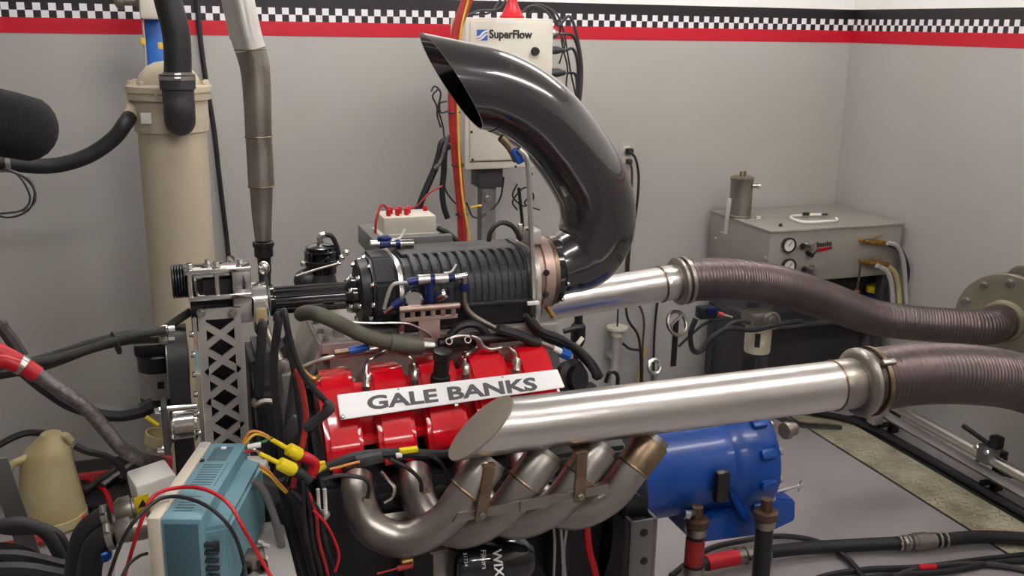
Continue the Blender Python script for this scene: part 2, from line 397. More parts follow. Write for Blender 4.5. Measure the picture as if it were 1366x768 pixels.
# ---- near valve cover
vc = thing('valve_cover', 'glossy red ribbed valve cover on near cylinder bank', 'valve cover')
lob = [(-.115, .965), (-.12, 1.018), (-.16, 1.037), (-.195, 1.022), (-.290, .942), (-.312, .888), (-.30, .868), (-.2, .91)]
base = [(-.11, .945), (-.13, .985), (-.165, 1.002), (-.195, .988), (-.262, .925), (-.262, .905), (-.19, .89)]
XL = [(.246, .318), (.348, .423), (.446, .530), (.553, .639), (.662, .738)]
s = prism(base, (.25, YC, ez(.25)), (0, 1, 0), (0, 0, 1), (.484, 0, .0169), .004); add('base', s, 'red_enamel', vc)
for a, b_ in XL:
    s = prism(lob, (a, YC, ez(a)), (0, 1, 0), (0, 0, 1), (b_-a, 0, (b_-a)*.035), .009)
    add('raised_rib', s, 'red_enamel', vc, ang=60)
for a in (.329, .434, .541, .650):
    for yy, zz in ((-.125, .995),):
        bolt(vc, (a, YC+yy, zz+ez(a)-.006), (0, -.6, .8), .007, .006, 'zinc')
add('oil_cap', lathe((.487, YC-.225, .985), (.05, -.15, 1), [(0, .02), (.03, .02), (.032, .016), (.065, .016), (.068, .019), (.085, .019), (.087, .012)], 16), 'black_satin', vc)
# dark bosses put in for the shadow shapes along the lower edge
for a in (.285, .385, .49, .60): add('shadow_boss', lathe((a, YC-.304, .884+ez(a)), (0, -1, -.2), [(0, .014), (.018, .012), (.019, .006)], 14), 'block_black', vc)
# ---- name plate
sg = thing('name_plate', 'white name plate with bold black lettering bolted over red valve cover', 'sign')
n_ = V((0, -.76, .65)).normalized(); P0 = V((.55, YC-.283, .973))
c = [onplane(*q, P0, n_) for q in ((449.5, 527), (454, 560.5), (753, 517), (743, 493))]
def lerp2(u, v): return c[0].lerp(c[3], u).lerp(c[1].lerp(c[2], u), v)
ex = (c[3]-c[0]).normalized(); ey = n_.cross(ex)
uv = [((q-c[0]).dot(ex), (q-c[0]).dot(ey)) for q in c]
add('plate', prism(uv, c[0], ex, ey, n_*.004, .0012), 'white_gloss', sg)
L = (c[3]-c[0]).length
for wd, a0, a1 in (('GALE', (491, 546), (585, 534.8)), ('BANKS', (599, 533.1), (717.5, 519))):
    tb, te = onplane(*a0, P0+n_*.0042, n_), onplane(*a1, P0+n_*.0042, n_); ex2 = (te-tb).normalized(); ey2 = n_.cross(ex2)
    tx = text('lettering', wd, tb, ex2, ey2, .0255, 'ink_grey', sg, 1.0, .034, .0008)
    us = [(v.co-tb).dot(ex2) for v in tx.data.vertices]; lo, hi = min(us), max(us); k = (te-tb).length/(hi-lo)
    for v, u in zip(tx.data.vertices, us): v.co += ex2*((u-lo)*k-u)
for q in ((457, 556), (608.5, 540.5)): bolt(sg, onplane(*q, P0+n_*.004, n_), n_, .0045, .004, 'chrome', kind='round')
for q in ((531.5, 519), (670.5, 503)): bolt(sg, onplane(*q, P0+n_*.004, n_), n_, .0018, .002, 'light_grey', kind='round')
for u in (.08, .5, .92): add('standoff', cyl(lerp2(u, .6)-n_*.011, lerp2(u, .6), .006, seg=10), 'zinc', sg)

# ---- intake manifold under the blower
im = thing('intake_manifold', 'polished aluminium intake manifold under black supercharger', 'manifold')
zt = 1.045
def manif(x0, x1, y0, y1, z0, z1, bev): return prism([(x0, y0), (x1, y0), (x1, y1), (x0, y1)], (0, 0, z0), (1, 0, 0), (0, 1, 0), (0, 0, z1-z0), bev)
add('lid', manif(.265, .80, 1.922, 2.19, 1.04, 1.066, .005), 'alum_cast', im)
add('plenum', manif(.275, .78, 1.935, 2.17, .955, 1.04, .012), 'alum_cast', im)
add('front_face', box((.258, 2.06, 1.015), (.012, .24, .075), .004, rotm(0, .35, 0)), 'alum_cast', im)
for x in (.28, .342): bolt(im, (x, 1.932, 1.066), (0, 0, 1), .007, .009, 'zinc')
for y in (1.99, 2.06, 2.13): bolt(im, (.278, y, 1.066), (0, 0, 1), .007, .009, 'zinc')
for i in range(4): add('runner', tube([(.31+i*.107, 1.975, .992), (.31+i*.107, 1.955, .99), (.31+i*.107, 1.937, .985)], .022, 14), 'alum_cast', im)
add('coolant_port', lathe((.31, 1.955, 1.064), (0, 0, 1), [(0, .012), (.025, .012), (.027, .016), (.035, .016)], 14), 'zinc', im)

# ---- supercharger
su = thing('supercharger', 'black ribbed twin-screw supercharger on top of engine', 'supercharger')
SZ = 1.145                                        # axis height
body = [(-.095, -.077), (-.103, -.06), (-.105, .015), (-.088, .05), (-.05, .07), (.05, .07), (.09, .05), (.105, .015), (.103, -.06), (.095, -.077)]
BX0, BX1 = .445, .738
add('casing', prism(body, (BX0, YC, SZ), (0, 1, 0), (0, 0, 1), (BX1-BX0, 0, 0), .006), 'black_cast', su)
# ribs over shoulder and side, one object each
out = [(-.1065, -.03), (-.108, .017), (-.096, .042), (-.088, .036), (-.099, .013), (-.099, -.03)]
tooth = [(-.099, .030), (-.093, .055), (-.056, .078), (-.03, .078), (-.03, .066), (-.05, .066), (-.084, .046), (-.096, .026)]
nr = 17
for i in range(nr):
    x = BX0+.024+i*(BX1-BX0-.05)/(nr-1)
    add('cooling_rib', prism(out, (x-.0062, YC, SZ), (0, 1, 0), (0, 0, 1), (.0124, 0, 0), .0012), 'black_cast', su)
for i in range(13): add('shoulder_rib', prism(tooth, (BX0+.022+i*.0212, YC, SZ), (0, 1, 0), (0, 0, 1), (.0125, 0, 0), .0015), 'black_cast', su)
add('spine', span(BX0+.01, BX1-.004, YC-.03, YC+.06, SZ+.066, SZ+.079, .004), 'black_cast', su)
add('side_rail', span(BX0+.01, BX1-.004, YC-.112, YC-.09, SZ-.028, SZ-.018, .003), 'black_cast', su)
add('rear_step', prism([(-.11, -.077), (-.112, .018), (-.09, .062), (-.05, .082), (.05, .082), (.09, .062), (.11, .02), (.11, -.077)], (BX1-.022, YC, SZ), (0, 1, 0), (0, 0, 1), (.0215, 0, 0), .004), 'black_cast', su)
band = [(q[0]*1.055, q[1]*(1.075 if q[1] > 0 else 1.0)) for q in body]
add('flange_band', prism(band, (BX0-.010, YC, SZ), (0, 1, 0), (0, 0, 1), (.009, 0, 0), .002), 'steel_bright', su, label='bright silver flange band')
nose = [(.098*math.cos(a)*1.0, .083*math.sin(a)) for a in [math.pi/8+i*math.pi/4 for i in range(8)]]
add('front_case', prism(nose, (.385, YC, SZ), (0, 1, 0), (0, 0, 1), (.052, 0, 0), .006), 'black_cast', su)
add('front_plate', lathe((.362, YC, SZ-.005), (1, 0, 0), [(0, .05), (.004, .068), (.022, .072), (.026, .06)], 28), 'black_cast', su)
for i in range(10):
    a = i*math.pi/5+.2; bolt(su, (.385, YC+.088*math.cos(a), SZ+.067*math.sin(a)), (-1, 0, 0), .0052, .007, 'chrome')
for i in range(6):
    a = i*math.pi/3+.3; bolt(su, (.362, YC+.058*math.cos(a), SZ-.005+.058*math.sin(a)), (-1, 0, 0), .0052, .007, 'chrome')
SNZ = SZ-.012
add('snout', lathe((.180, YC, SNZ), (1, 0, 0), [(0, .032), (.008, .034), (.009, .026), (.155, .027), (.17, .04), (.185, .04)], 30), 'black_gloss', su)
for i in range(12):
    a = i*math.pi/6; add('snout_rib', cyl((.19, YC+.027*math.cos(a), SNZ+.027*math.sin(a)), (.345, YC+.027*math.cos(a), SNZ+.027*math.sin(a)), .003, seg=6), 'black_gloss', su)
for i in range(6):
    a = i*math.pi/3+.5; bolt(su, (.348, YC+.034*math.cos(a), SNZ+.034*math.sin(a)), (-1, 0, 0), .005, .007, 'chrome')
# ---- inlet adapter between blower and scoop
ia = thing('inlet_adapter', 'bronze tinted metal throttle adapter between supercharger and scoop', 'adapter')
add('plate', prism([(q[0]*1.0, q[1]*1.05) for q in body], (BX1+.001, YC, SZ+.004), (0, 1, 0), (0, 0, 1), (.013, 0, 0), .002), 'alum_cast', ia)
add('ring', lathe((BX1+.014, YC, SZ+.008), (1, 0, 0), [(0, .078), (.018, .078), (.02, .084), (.042, .084), (.044, .076)], 36), 'pink_alum', ia)
add('clamp_ring', lathe((BX1+.0585, YC, SZ+.008), (1, 0, 0), [(0, .07), (0, .080), (.010, .080), (.010, .07)], 36, False), 'steel_heat', ia)
add('top_lug', box((BX1+.02, YC-.02, SZ+.10), (.03, .05, .035), .006), 'alum_cast', ia)
add('cable_lug', box((BX1+.008, YC+.03, SZ+.10), (.012, .02, .04), .004), 'chrome', ia)
for z in (-.02, .03): bolt(ia, (BX1+.03, YC-.088, SZ+z), (0, -1, 0), .006, .006, 'black_satin')
add('sensor', cyl((BX1+.03, YC-.095, SZ-.045), (BX1+.045, YC-.10, SZ-.07), .006, seg=10), 'brass', ia)
add('white_tag', box(at(711, 404, 1.886), (.026, .008, .008), .001), 'white_plastic', ia)

# ---- carbon scoop
sp = thing('intake_scoop', 'large glossy black carbon fibre air intake scoop', 'air scoop')
cp = pts(YC, (735, 354.5), (752, 351), (778, 338), (796, 306), (794, 262), (772, 217), (740, 174), (702, 141), (660, 121), (622, 113))
rp = [.068, .072, .084, .087, .087, .086, .085, .086, .087, .088]
S, Rr = rbend(cp, rp)
vs, fs = sweep(S, Rr, 40, False)
seg = 40; a_ = (S[-1]-S[-3]).normalized()
tip, low = at(567, 52, YC), at(641, 172, YC); sl = (tip-low).normalized(); pn = V((0, 1, 0)).cross(sl).normalized()
mid = (tip+low)/2
for k in range(seg):                                # last ring slides along the axis onto the slanted mouth plane
    i = len(vs)-seg+k; t = (mid-vs[i]).dot(pn)/a_.dot(pn); vs[i] = vs[i]+a_*t
    for back in range(1, 10):                       # spread rings so none overtakes the mouth
        j = len(vs)-seg*(1+back)+k; tt = (mid-vs[j]).dot(pn)/a_.dot(pn)
        if tt < .004*back: vs[j] = vs[i]-a_*(.004*back)
N = len(vs); ins = []                               # inner wall: same rings, thinner
n_rings = N//seg
for r_ in range(n_rings):
    ring = vs[r_*seg:(r_+1)*seg]; ce = sum(ring, V())/seg
    for q in ring: ins.append(ce+(q-ce)*.965)
fs2 = [tuple(i+N for i in reversed(q)) for q in fs]
rim = [((n_rings-1)*seg+k, (n_rings-1)*seg+(k+1) % seg, N+(n_rings-1)*seg+(k+1) % seg, N+(n_rings-1)*seg+k) for k in range(seg)]
add('shell', (vs+ins, fs+fs2+rim), 'carbon', sp, ang=50)
add('mounting_flange', lathe((BX1+.070, YC, SZ+.010), (1, 0, 0), [(0, .066), (0, .077), (.012, .077), (.02, .070)], 36, False), 'black_gloss', sp)
for i in range(8):
    a = i*math.pi/4+.2; bolt(sp, (BX1+.088, YC+.071*math.cos(a), SZ+.01+.071*math.sin(a)), (1, 0, 0), .004, .006, 'chrome')
add('stay_bracket', tube(pts(1.96, (668, 183), (680, 196), (690, 214)), .009, 8), 'steel_heat', sp)
# stay rod in front of the elbow
sr = thing('stay_rod', 'slim silver stay rod from scoop down to adapter', 'rod')
add('rod', tube(pts(1.905, (692, 198), (704, 218), (708, 300), (713, 404)), .006, 8), 'steel_bright', sr)
add('blue_clip', box(at(690, 208, 1.92), (.016, .016, .034), .004, rotm(0, -.5, 0)), 'blue_bright', sr)
for y in (232, 306): add('tie', torus(at(706, y, 1.925), (0, 0, 1), .006, .002, 14, 6), 'rubber', sr)

# ================================================================== EXHAUST
PY, PZ, PR = 1.56, .996, .0508
FY = 2.46
def header(t, near):
    sy = 1 if near else -1
    yc = PY if near else FY
    def my(p): return V(p) if near else V((p[0], 2*YC-p[1]-(2*YC-PY-FY)*0, p[2]))
    b0 = pts(1.66, (478, 642, 1.70), (478, 662, 1.66), (494, 702, 1.60), (538, 720, 1.565), (588, 698, 1.55), (622, 655, 1.55), (656, 612, 1.555))
    for k in range(4):
        q = [my(p+V((.111*k, 0, 0))) for p in b0]
        q[-1].y = yc; q[-2].y = yc-.012*sy
        S = smooth(q, 10)
        o = add('primary_tube', sweep(S, .0325, 22), 'steel_header', t)
        w = len(S)-11
        d = (S[w+1]-S[w]).normalized()
        add('slip_joint', lathe(S[w], d, [(0, .0325), (.002, .0345), (.062, .0350), (.066, .033)], 22, False), 'steel_heat' if k == 3 else 'steel_header', o)
        d2 = (S[9]-S[8]).normalized()
        add('weld_bead', torus(S[w]+d*.001, d, .0335, .003, 22, 6), 'steel_heat', o)
        if near:
            pr = S[9]+V((0, -.030, 0))
            add('probe_fitting', lathe(pr+V((0, .006, 0)), (.25, -.9, .35), [(0, .014), (.012, .014), (.014, .009), (.03, .008)], 10), 'steel_heat', o)
    return b0
eh = thing('exhaust_header', 'bare stainless four-tube exhaust header with slash-cut collector pipe', 'exhaust header')
xt, xb = at(683, 527, PY).x, at(602, 613, PY).x
XE = at(1150, 512, PY).x; XC = XE-.0225
seg = 40
ring0 = [V((xb+(xt-xb)*(math.sin(2*math.pi*k/seg)*.5+.5), PY+PR*math.cos(2*math.pi*k/seg), PZ+PR*math.sin(2*math.pi*k/seg))) for k in range(seg)]
def xring(x, r): return [V((x, PY+r*math.cos(2*math.pi*k/seg), PZ+r*math.sin(2*math.pi*k/seg))) for k in range(seg)]
vs = ring0+xring(xt+.02, PR)+xring(XC, PR); fs = [(j*seg+k, j*seg+(k+1) % seg, (j+1)*seg+(k+1) % seg, (j+1)*seg+k) for j in range(2) for k in range(seg)]
add('collector_pipe', (vs, fs), 'steel_brushed', eh)
cn = V((-(PR*2), 0, (xt-xb))).normalized()
if cn.x > 0: cn = -cn
cap0 = [p+(p-V(((xt+xb)/2, PY, PZ)))*.02 for p in ring0]
add('end_cap', (cap0+[p+cn*.004 for p in cap0], [tuple(range(seg)), tuple(range(seg, 2*seg))]+[(k, (k+1) % seg, seg+(k+1) % seg, seg+k) for k in range(seg)]), 'steel_cap', eh, label='flat slanted steel end cap')
add('weld_band', lathe((XC-.05, PY, PZ), (1, 0, 0), [(0, PR), (.002, PR+.0012), (.047, PR+.0015), (.0495, PR)], seg, False), 'steel_dull', eh)
add('weld_seam', torus((XC-.05, PY, PZ), (1, 0, 0), PR+.0005, .0022, 40, 6), 'steel_heat', eh)
header(eh, True)
BY = 1.512
bA, bB = at(603, 692, BY), at(812, 652, BY)
d = (bB-bA).normalized(); up = V((0, -.2, 1)); up = (up-d*up.dot(d)).normalized()
add('brace_bar', prism([(0, -.008), (.012, .010), ((bB-bA).length, .010), ((bB-bA).length, -.010), (.004, -.011)], bA, d, up, V((0, .006, 0)), .001), 'steel_dull', eh)
cA = bA+d*((bB-bA).length*.42)
add('brace_plate', prism([(0, -.0125), (.058, -.0125), (.058, .0125), (0, .0125)], cA+V((0, -.003, 0)), d, up, V((0, .006, 0)), .001), 'steel_dull', eh)
for u, (qx, qy) in ((.175, (652, 622)), (.80, (775, 604))):
    p0 = bA+d*((bB-bA).length*u); p1 = at(qx, qy, BY+.01)
    dd = (p1-p0).normalized(); ww = dd.cross(V((0, 1, 0))).normalized()
    add('strap', prism([(-.011, -.012), (.011, -.012), (.011, (p1-p0).length), (-.011, (p1-p0).length)], p0+V((0, -.007, 0)), ww, dd, V((0, .005, 0)), .001), 'steel_heat', eh)
    bolt(eh, p0+V((0, -.007, 0)), (0, -1, 0), .006, .006, 'steel_dull')
    add('strap_foot', box(p1+V((0, .012, .002)), (.024, .03, .005), .001), 'steel_heat', eh)

def flex(name, label, P, r, group=None):
    t = thing(name, label, 'exhaust hose', group)
    S = resample(smooth(P, 14), .00275); R = []
    for i, p in enumerate(S): R.append(r-.0028+.0028*math.cos(i*2*math.pi/4.0))
    add('corrugated_tube', sweep(S, R, 32), 'flex_steel', t, ang=180)
    return t, S
nf, S = flex('flex_hose', 'thick brown corrugated steel exhaust hose joined to slash-cut pipe',
             [V((XE-.008, PY, PZ)), V((XE+.12, PY, PZ+.003)), V((XE+.26, PY+.005, PZ-.012)), V((XE+.45, PY+.04, PZ-.06)), V((XE+.75, PY+.16, PZ-.18)), V((XE+1.1, PY+.36, PZ-.30)), V((XE+1.45, PY+.5, PZ-.36)), V((3.05, PY+.55, PZ-.38))], .066, 'flexible exhaust hoses')
add('end_flange', lathe((XE-.022, PY, PZ), (1, 0, 0), [(0, .053), (.003, .066), (.010, .072), (.018, .072), (.021, .067)], 36), 'steel_dull', nf)
add('v_band', lathe((XE+.012, PY, PZ), (1, 0, 0), [(0, .067), (.001, .073), (.011, .073), (.012, .067)], 36, False), 'steel_heat', nf)
add('clamp_screw', box((XE+.018, PY-.048, PZ+.057), (.032, .012, .014), .003, rotm(.7, 0, 0)), 'zinc', nf)

fp = thing('exhaust_pipe', 'straight silver exhaust pipe on far side behind scoop', 'exhaust pipe')
fA, fB = at(735, 403, FY), at(906, 375, FY); fd = (fB-fA).normalized()
f0 = fA-fd*.45
add('pipe', lathe(f0, fd, [(0, PR), ((fB-f0).length-.0145, PR)], 36), 'steel_brushed', fp)
add('weld_band', lathe(fB-fd*.062, fd, [(0, PR), (.002, PR+.0014), (.045, PR+.0014), (.047, PR)], 36, False), 'steel_brushed', fp)
add('weld_seam', torus(fB-fd*.062, fd, PR+.001, .003, 36, 6), 'steel_heat', fp)
header(fp, False)
FC = atx(1342, 426, 2.95); FA = V((-math.cos(.45), -math.sin(.45), 0))
ff, S = flex('flex_hose', 'brown corrugated steel exhaust hose from far pipe to wall flange',
             [fB-fd*.005, at(935, 372.5, FY), at(985, 373, 2.48), at(1035, 380, 2.53), at(1070, 390, 2.58), at(1106, 402, 2.64), at(1180, 426, 2.73), FC+FA*.25+V((0, 0, .022)), FC+FA*.12+V((0, 0, .012)), FC+FA*.042], .064, 'flexible exhaust hoses')
add('end_flange', lathe(fB-fd*.014, fd, [(0, .053), (.003, .064), (.008, .071), (.016, .071), (.02, .064)], 36), 'steel_dull', ff)
add('v_band', lathe(fB+fd*.012, fd, [(0, .066), (.001, .071), (.012, .071), (.013, .066)], 36, False), 'steel_dull', ff)
pe = FC+FA*.065
add('outlet_clamp', torus(pe, S[-1]-S[-6], .066, .005, 32, 6), 'steel_heat', ff)
hr = one('ring_clamp', 'loose round steel ring clamp hanging under far exhaust pipe', 'clamp', join(torus(at(903, 431, 2.45), (.3, -1, .5), .036, .006, 28, 8), cyl(at(893, 436, 2.44), at(910, 419, 2.44), .004, seg=8)), 'steel_dull')
# wall flanges where the exhaust leaves the room
def wall_flange(y, z, label, r=.178, tilt=0., cen=None):
    t = thing('wall_flange', label, 'pipe flange', 'exhaust flanges on the right wall')
    ax_ = V((-math.cos(tilt), -math.sin(tilt), 0)); c0 = V((WALL_X-.055-.16*math.sin(tilt), y, z)) if cen is None else cen; e1 = V((-ax_.y, ax_.x, 0))
    add('pipe_stub', sweep([V((WALL_X, y+.12*math.sin(tilt), z)), c0+ax_*.01], r*.5, 30), 'flange_steel', t)
    add('disc', lathe(c0, ax_, [(0, r), (.002, r+.002), (.028, r+.002), (.03, r)], 40), 'flange_steel', t)
    add('collar', lathe(c0+ax_*.03, ax_, [(0, r*.46), (.012, r*.42), (.016, r*.36)], 32), 'flange_steel', t)
    for i in range(10):
        a = i*math.pi/5+.3; bolt(t, c0+ax_*.03+e1*(r*.84*math.cos(a))+V((0, 0, r*.84*math.sin(a))), ax_, .014, .014, 'zinc')
    return t
pw = atx(1335, 428, WALL_X-.1)
wall_flange(FC.y+.02, FC.z, 'round bolted steel flange on grey wall where far hose ends', tilt=.45, cen=FC)
wall_flange(PY+.55, PZ-.38, 'round bolted steel flange on grey wall where near hose ends')
pw2 = atx(1352, 378, WALL_X-.03)
one('wall_disc', 'plain round steel disc on wall above the bolted flange', 'cover plate', lathe((WALL_X, pw2.y-.03, pw2.z-.01), (-1, 0, 0), [(0, .085), (.02, .085), (.024, .078)], 32), 'steel_dull')

# ================================================================== DYNAMOMETER
dy = thing('dynamometer', 'bright blue water brake dynamometer bolted to the engine', 'dynamometer')
DZ = .622
xA, xM, xB_ = 1.012, 1.268, 1.402
add('drum', lathe((xA, YC, DZ), (1, 0, 0), [(0, .145), (.012, .145), (.014, .128), (xM-xA-.02, .128), (xM-xA, .135)], 44), 'blue_paint', dy)
add('rotor_housing', lathe((xM, YC, DZ), (1, 0, 0), [(0, .135), (.015, .146), (xB_-xM-.025, .15), (xB_-xM-.01, .142), (xB_-xM, .10)], 44), 'blue_paint', dy)
for i in range(12):
    a = i*math.pi/6+.1; c_, s_ = math.cos(a), math.sin(a)
    add('housing_lug', box((xM+.082, YC+.147*c_, DZ+.147*s_), (.042, .03, .026), .006, rotm(a-math.pi/2+math.pi/2, 0, 0)), 'blue_paint', dy)
    bolt(dy, (xB_-.012, YC+.136*c_, DZ+.136*s_), (1, 0, 0), .009, .012, 'zinc')
add('band_mark', lathe((at(948, 610, YC).x-.008, YC, DZ), (1, 0, 0), [(0, .1325), (0, .134), (.016, .134), (.016, .1325)], 44, False), 'black_satin', dy)
add('foot', prism([(xM-.10, DZ-.165), (xB_-.02, DZ-.175), (xB_+.065, DZ-.15), (xB_+.06, DZ-.09), (xB_-.03, DZ-.07), (xM-.02, DZ-.09), (xM-.09, DZ-.115)], (0, YC-.12, 0), (1, 0, 0), (0, 0, 1), (0, .2, 0), .006), 'blue_paint', dy)
add('rib_web', prism([(xM-.02, DZ-.03), (xM-.005, DZ-.03), (xM+.06, DZ-.12), (xM+.03, DZ-.12)], (0, YC-.145, 0), (1, 0, 0), (0, 0, 1), (0, .05, 0), .004), 'blue_paint', dy)
add('bracket', box(at(962, 648, YC-.15), (.040, .03, .085), .012), 'black_satin', dy)
p = V((xB_+.06, YC-.10, at(1060, 650, YC-.10).z))
add('drain_cock', join(cyl(p-V((.07, 0, .006)), p+V((.03, 0, .003)), .005, seg=8), cyl(p+V((.02, 0, -.014)), p+V((.024, 0, .016)), .003, seg=8)), 'chrome', dy)
# inlet & outlet hoses under it
def drop_hose(label, px, ytop, ybot, Y, mid=True, mat='rubber'):
    t = thing('water_hose', label, 'hose', 'water hoses under the dynamometer')
    a, b_ = at(px, ytop, Y), at(px+6, ybot, Y); b_.z = min(b_.z, .05)
    b_ = V((a.x+.005, Y, .02))
    add('hose', tube([a, a.lerp(b_, .3), a.lerp(b_, .7), b_], .022, 18), mat, t)
    add('nipple', lathe(a+V((0, 0, .05)), (0, 0, -1), [(0, .014), (.03, .014), (.032, .03), (.05, .03)], 14), 'copper_dirty', t)
    add('clamp', lathe(a+V((0, 0, -.004)), (0, 0, -1), [(0, .022), (0, .026), (.02, .026), (.02, .022)], 18, False), 'steel_dull', t)
    return t, a
drop_hose('black water hose hanging straight from blue dynamometer end', 1021, 690, 768, YC-.192)
t, a = drop_hose('short dark red water hose under blue dynamometer, beside red coupling', 929, 700, 768, YC-.157, mat='rubber')
add('red_sleeve', lathe(a+V((0, 0, -.035)), (0, 0, -1), [(0, .022), (0, .0235), (.07, .0235), (.07, .022)], 18, False), 'red_cable', t)
add('lower_clamp', lathe(a+V((0, 0, -.11)), (0, 0, -1), [(0, .022), (0, .027), (.022, .027), (.022, .022)], 18, False), 'steel_dull', t)
add('side_valve', join(cyl(a+V((0, 0, .035)), a+V((-.04, -.02, .045)), .008, seg=10), cyl(a+V((-.035, -.02, .043)), a+V((-.05, -.02, .048)), .011, seg=10)), 'zinc', t)

# engine stand uprights with bolt holes
es = thing('stand_upright', 'grey steel channel upright with bolt holes beside black bell housing', 'engine stand')
SY = 1.70
sA = at(842, 697, SY); sB = at(880, 694, SY); 
add('web', span(sA.x, sB.x-.012, SY, SY+.008, 0, sA.z, .002), 'mid_grey', es)
add('flange_plate', span(sB.x-.012, sB.x-.004, SY, SY+.045, 0, sA.z, .002), 'mid_grey', es)
add('flange_plate', span(sA.x, sA.x+.008, SY, SY+.045, 0, sA.z, .002), 'mid_grey', es)
for y in (710, 748):
    p = at(859, y, SY); bolt(es, (p.x, SY, p.z), (0, -1, 0), .009, .003, 'black_satin', 'bolt_hole', 'round')
p = at(859, 786, SY); bolt(es, (p.x, SY, p.z), (0, -1, 0), .009, .003, 'black_satin', 'bolt_hole', 'round')
add('mount_ear', prism([(0, 0), (.07, 0), (.05, .03), (.04, .055), (0, .06)], (sA.x-.005, SY+.03, sA.z-.01), (1, 0, 0), (0, 0, 1), (0, .03, 0), .004), 'black_satin', es)
st = thing('engine_stand', 'dark steel frame carrying the engine above the floor', 'engine stand')
add('rail', span(.1, .84, YC-.28, YC-.22, .04, .12, .004), 'dark_grey', st)
add('rail', span(.1, .84, YC+.22, YC+.28, .04, .12, .004), 'dark_grey', st)
add('brace', sweep([V((.70, 1.80, .42)), V((.83, 1.79, .16))], .03, 4), 'mid_grey', st)
for x in (.18, .77): add('cross_member', span(x, x+.06, YC-.28, YC+.28, .0, .05, .004), 'dark_grey', st)
add('post', span(.25, .31, YC-.225, YC-.163, .12, .418, .004), 'dark_grey', st); add('post', span(.25, .31, YC+.163, YC+.225, .12, .418, .004), 'dark_grey', st)

# ================================================================== BLOWER DRIVE AT ENGINE FRONT
bd = thing('blower_drive', 'polished blower drive with lattice support plate at engine front', 'belt drive')
LY = 1.94
qa, qb = at(263, 413, LY), at(321, 411, LY); x0, x1 = qa.x, qb.x; ztop = (qa.z+qb.z)/2; zbot = .74
_pk = [0]
def plate(poly, mat, name='lattice_plate'):
    _pk[0] += 1; return prism(poly, (0, LY+.0004*(_pk[0] % 5), 0), (1, 0, 0), (0, 0, 1), (0, .008, 0))
rw = .0145; sh = [plate([(x0, zbot), (x0+rw, zbot), (x0+rw, ztop), (x0, ztop)], ''), plate([(x1-rw, zbot), (x1, zbot), (x1, ztop), (x1-rw, ztop)], ''), plate([(x0, ztop-.021), (x1, ztop-.021), (x1, ztop), (x0, ztop)], '')]
pz = at(292, 447, LY).z; pitch = (at(292, 447, LY).z-at(296, 548, LY).z)/3
for k in range(-0, 7):
    cz = pz-k*pitch; hh = pitch/2
    if cz < zbot: break
    for s in (1, -1):
        a_, b_ = V((x0+rw*.6, 0, cz-s*hh*.92)), V((x1-rw*.6, 0, cz+s*hh*.92)); dd = (b_-a_).normalized(); nn = V((-dd.z, 0, dd.x))*.0062
        sh.append(plate([(a_-nn).xz, (b_-nn).xz, (b_+nn).xz, (a_+nn).xz], ''))
add('lattice_plate', join(*sh), 'alum_plate', bd, label='grey lattice support plate')
for px in (268, 310): p = at(px, 417, LY); bolt(bd, (p.x, LY, p.z), (0, -1, 0), .007, .008, 'zinc')
# polished cage above
zu, zl = at(290, 361, LY).z, at(290, 397, LY).z; cx0, cx1 = at(247, 380, LY).x, at(336, 380, LY).x
add('upper_plate', span(cx0, cx1, LY, LY+.055, zu-.006, zu+.004, .002), 'chrome', bd)
add('lower_plate', span(cx0+.004, cx1, LY, LY+.05, zl-.005, zl+.005, .002), 'chrome', bd)
for px in (254, 290):
    x = at(px, 380, LY).x
    for yy in (LY+.008,): add('cage_post', cyl((x, yy, zl), (x, yy, zu), .005, seg=12), 'chrome', bd)
    bolt(bd, (x, LY+.01, zu+.004), (0, 0, 1), .007, .012, 'chrome')
add('mid_bar', span(cx0+.005, cx1-.04, LY+.02, LY+.03, (zu+zl)/2+.01, (zu+zl)/2+.016, .001), 'chrome', bd)
bolt(bd, (cx1-.02, LY+.02, zu+.004), (0, 0, 1), .006, .012, 'chrome'); bolt(bd, (cx0+.045, LY+.045, zu+.004), (0, 0, 1), .006, .01, 'chrome')
x = at(324, 380, LY).x
add('bearing_block', span(x-.02, x+.018, LY+.012, LY+.15, zl, zu-.005, .004), 'chrome', bd)
add('lower_block', span(x-.02, x+.016, LY+.012, LY+.15, zl-.06, zl-.006, .004), 'alum_plate', bd)
add('inner_drum', lathe((cx0+.008, YC, SNZ), (1, 0, 0), [(0, .052), (.078, .052)], 30), 'rubber', bd)
xl = at(229, 375, YC).x
prof = [(0, .030)]
for i in range(7): prof += [(.002+i*.0052, .034), (.0045+i*.0052, .034), (.0055+i*.0052, .030)]
add('ribbed_pulley', lathe((xl, YC-.03, at(239, 375, YC-.03).z), (1, 0, 0), prof+[(.042, .034)], 34), 'black_satin', bd, ang=20)
# hinge clamp on the right with gold end and link rod
hx = at(346, 380, LY).x
add('hinge_collar', lathe((hx-.014, YC-.03, SNZ+.0), (1, 0, 0), [(0, .03), (.002, .05), (.03, .05), (.032, .03)], 30), 'chrome', bd)
pa, pb = at(343, 392, LY), at(348, 425, LY)
add('hinge_arm', prism([(-.014, 0), (.014, 0), (.010, .045), (-.012, .045)], (pb.x, LY-.012, pb.z-.004), (1, 0, 0), (0, 0, 1), (0, .016, 0), .003), 'alum_cast', bd)
add('rod_end', prism([(-.010, .026), (.010, .026), (.0105, -.004), (.007, -.012), (0, -.015), (-.007, -.012), (-.0105, -.004)], (pb.x, LY-.018, pb.z), (1, 0, 0), (0, 0, 1), (0, .02, 0), .002), 'pale_gold', bd, label='pale gold rod end')
bolt(bd, (pb.x, LY-.018, pb.z), (0, -1, 0), .005, .005, 'brass')
add('link_rod', cyl((pb.x, LY-.006, pb.z), at(377, 487, 1.885), .008, seg=12), 'steel_dull', bd)
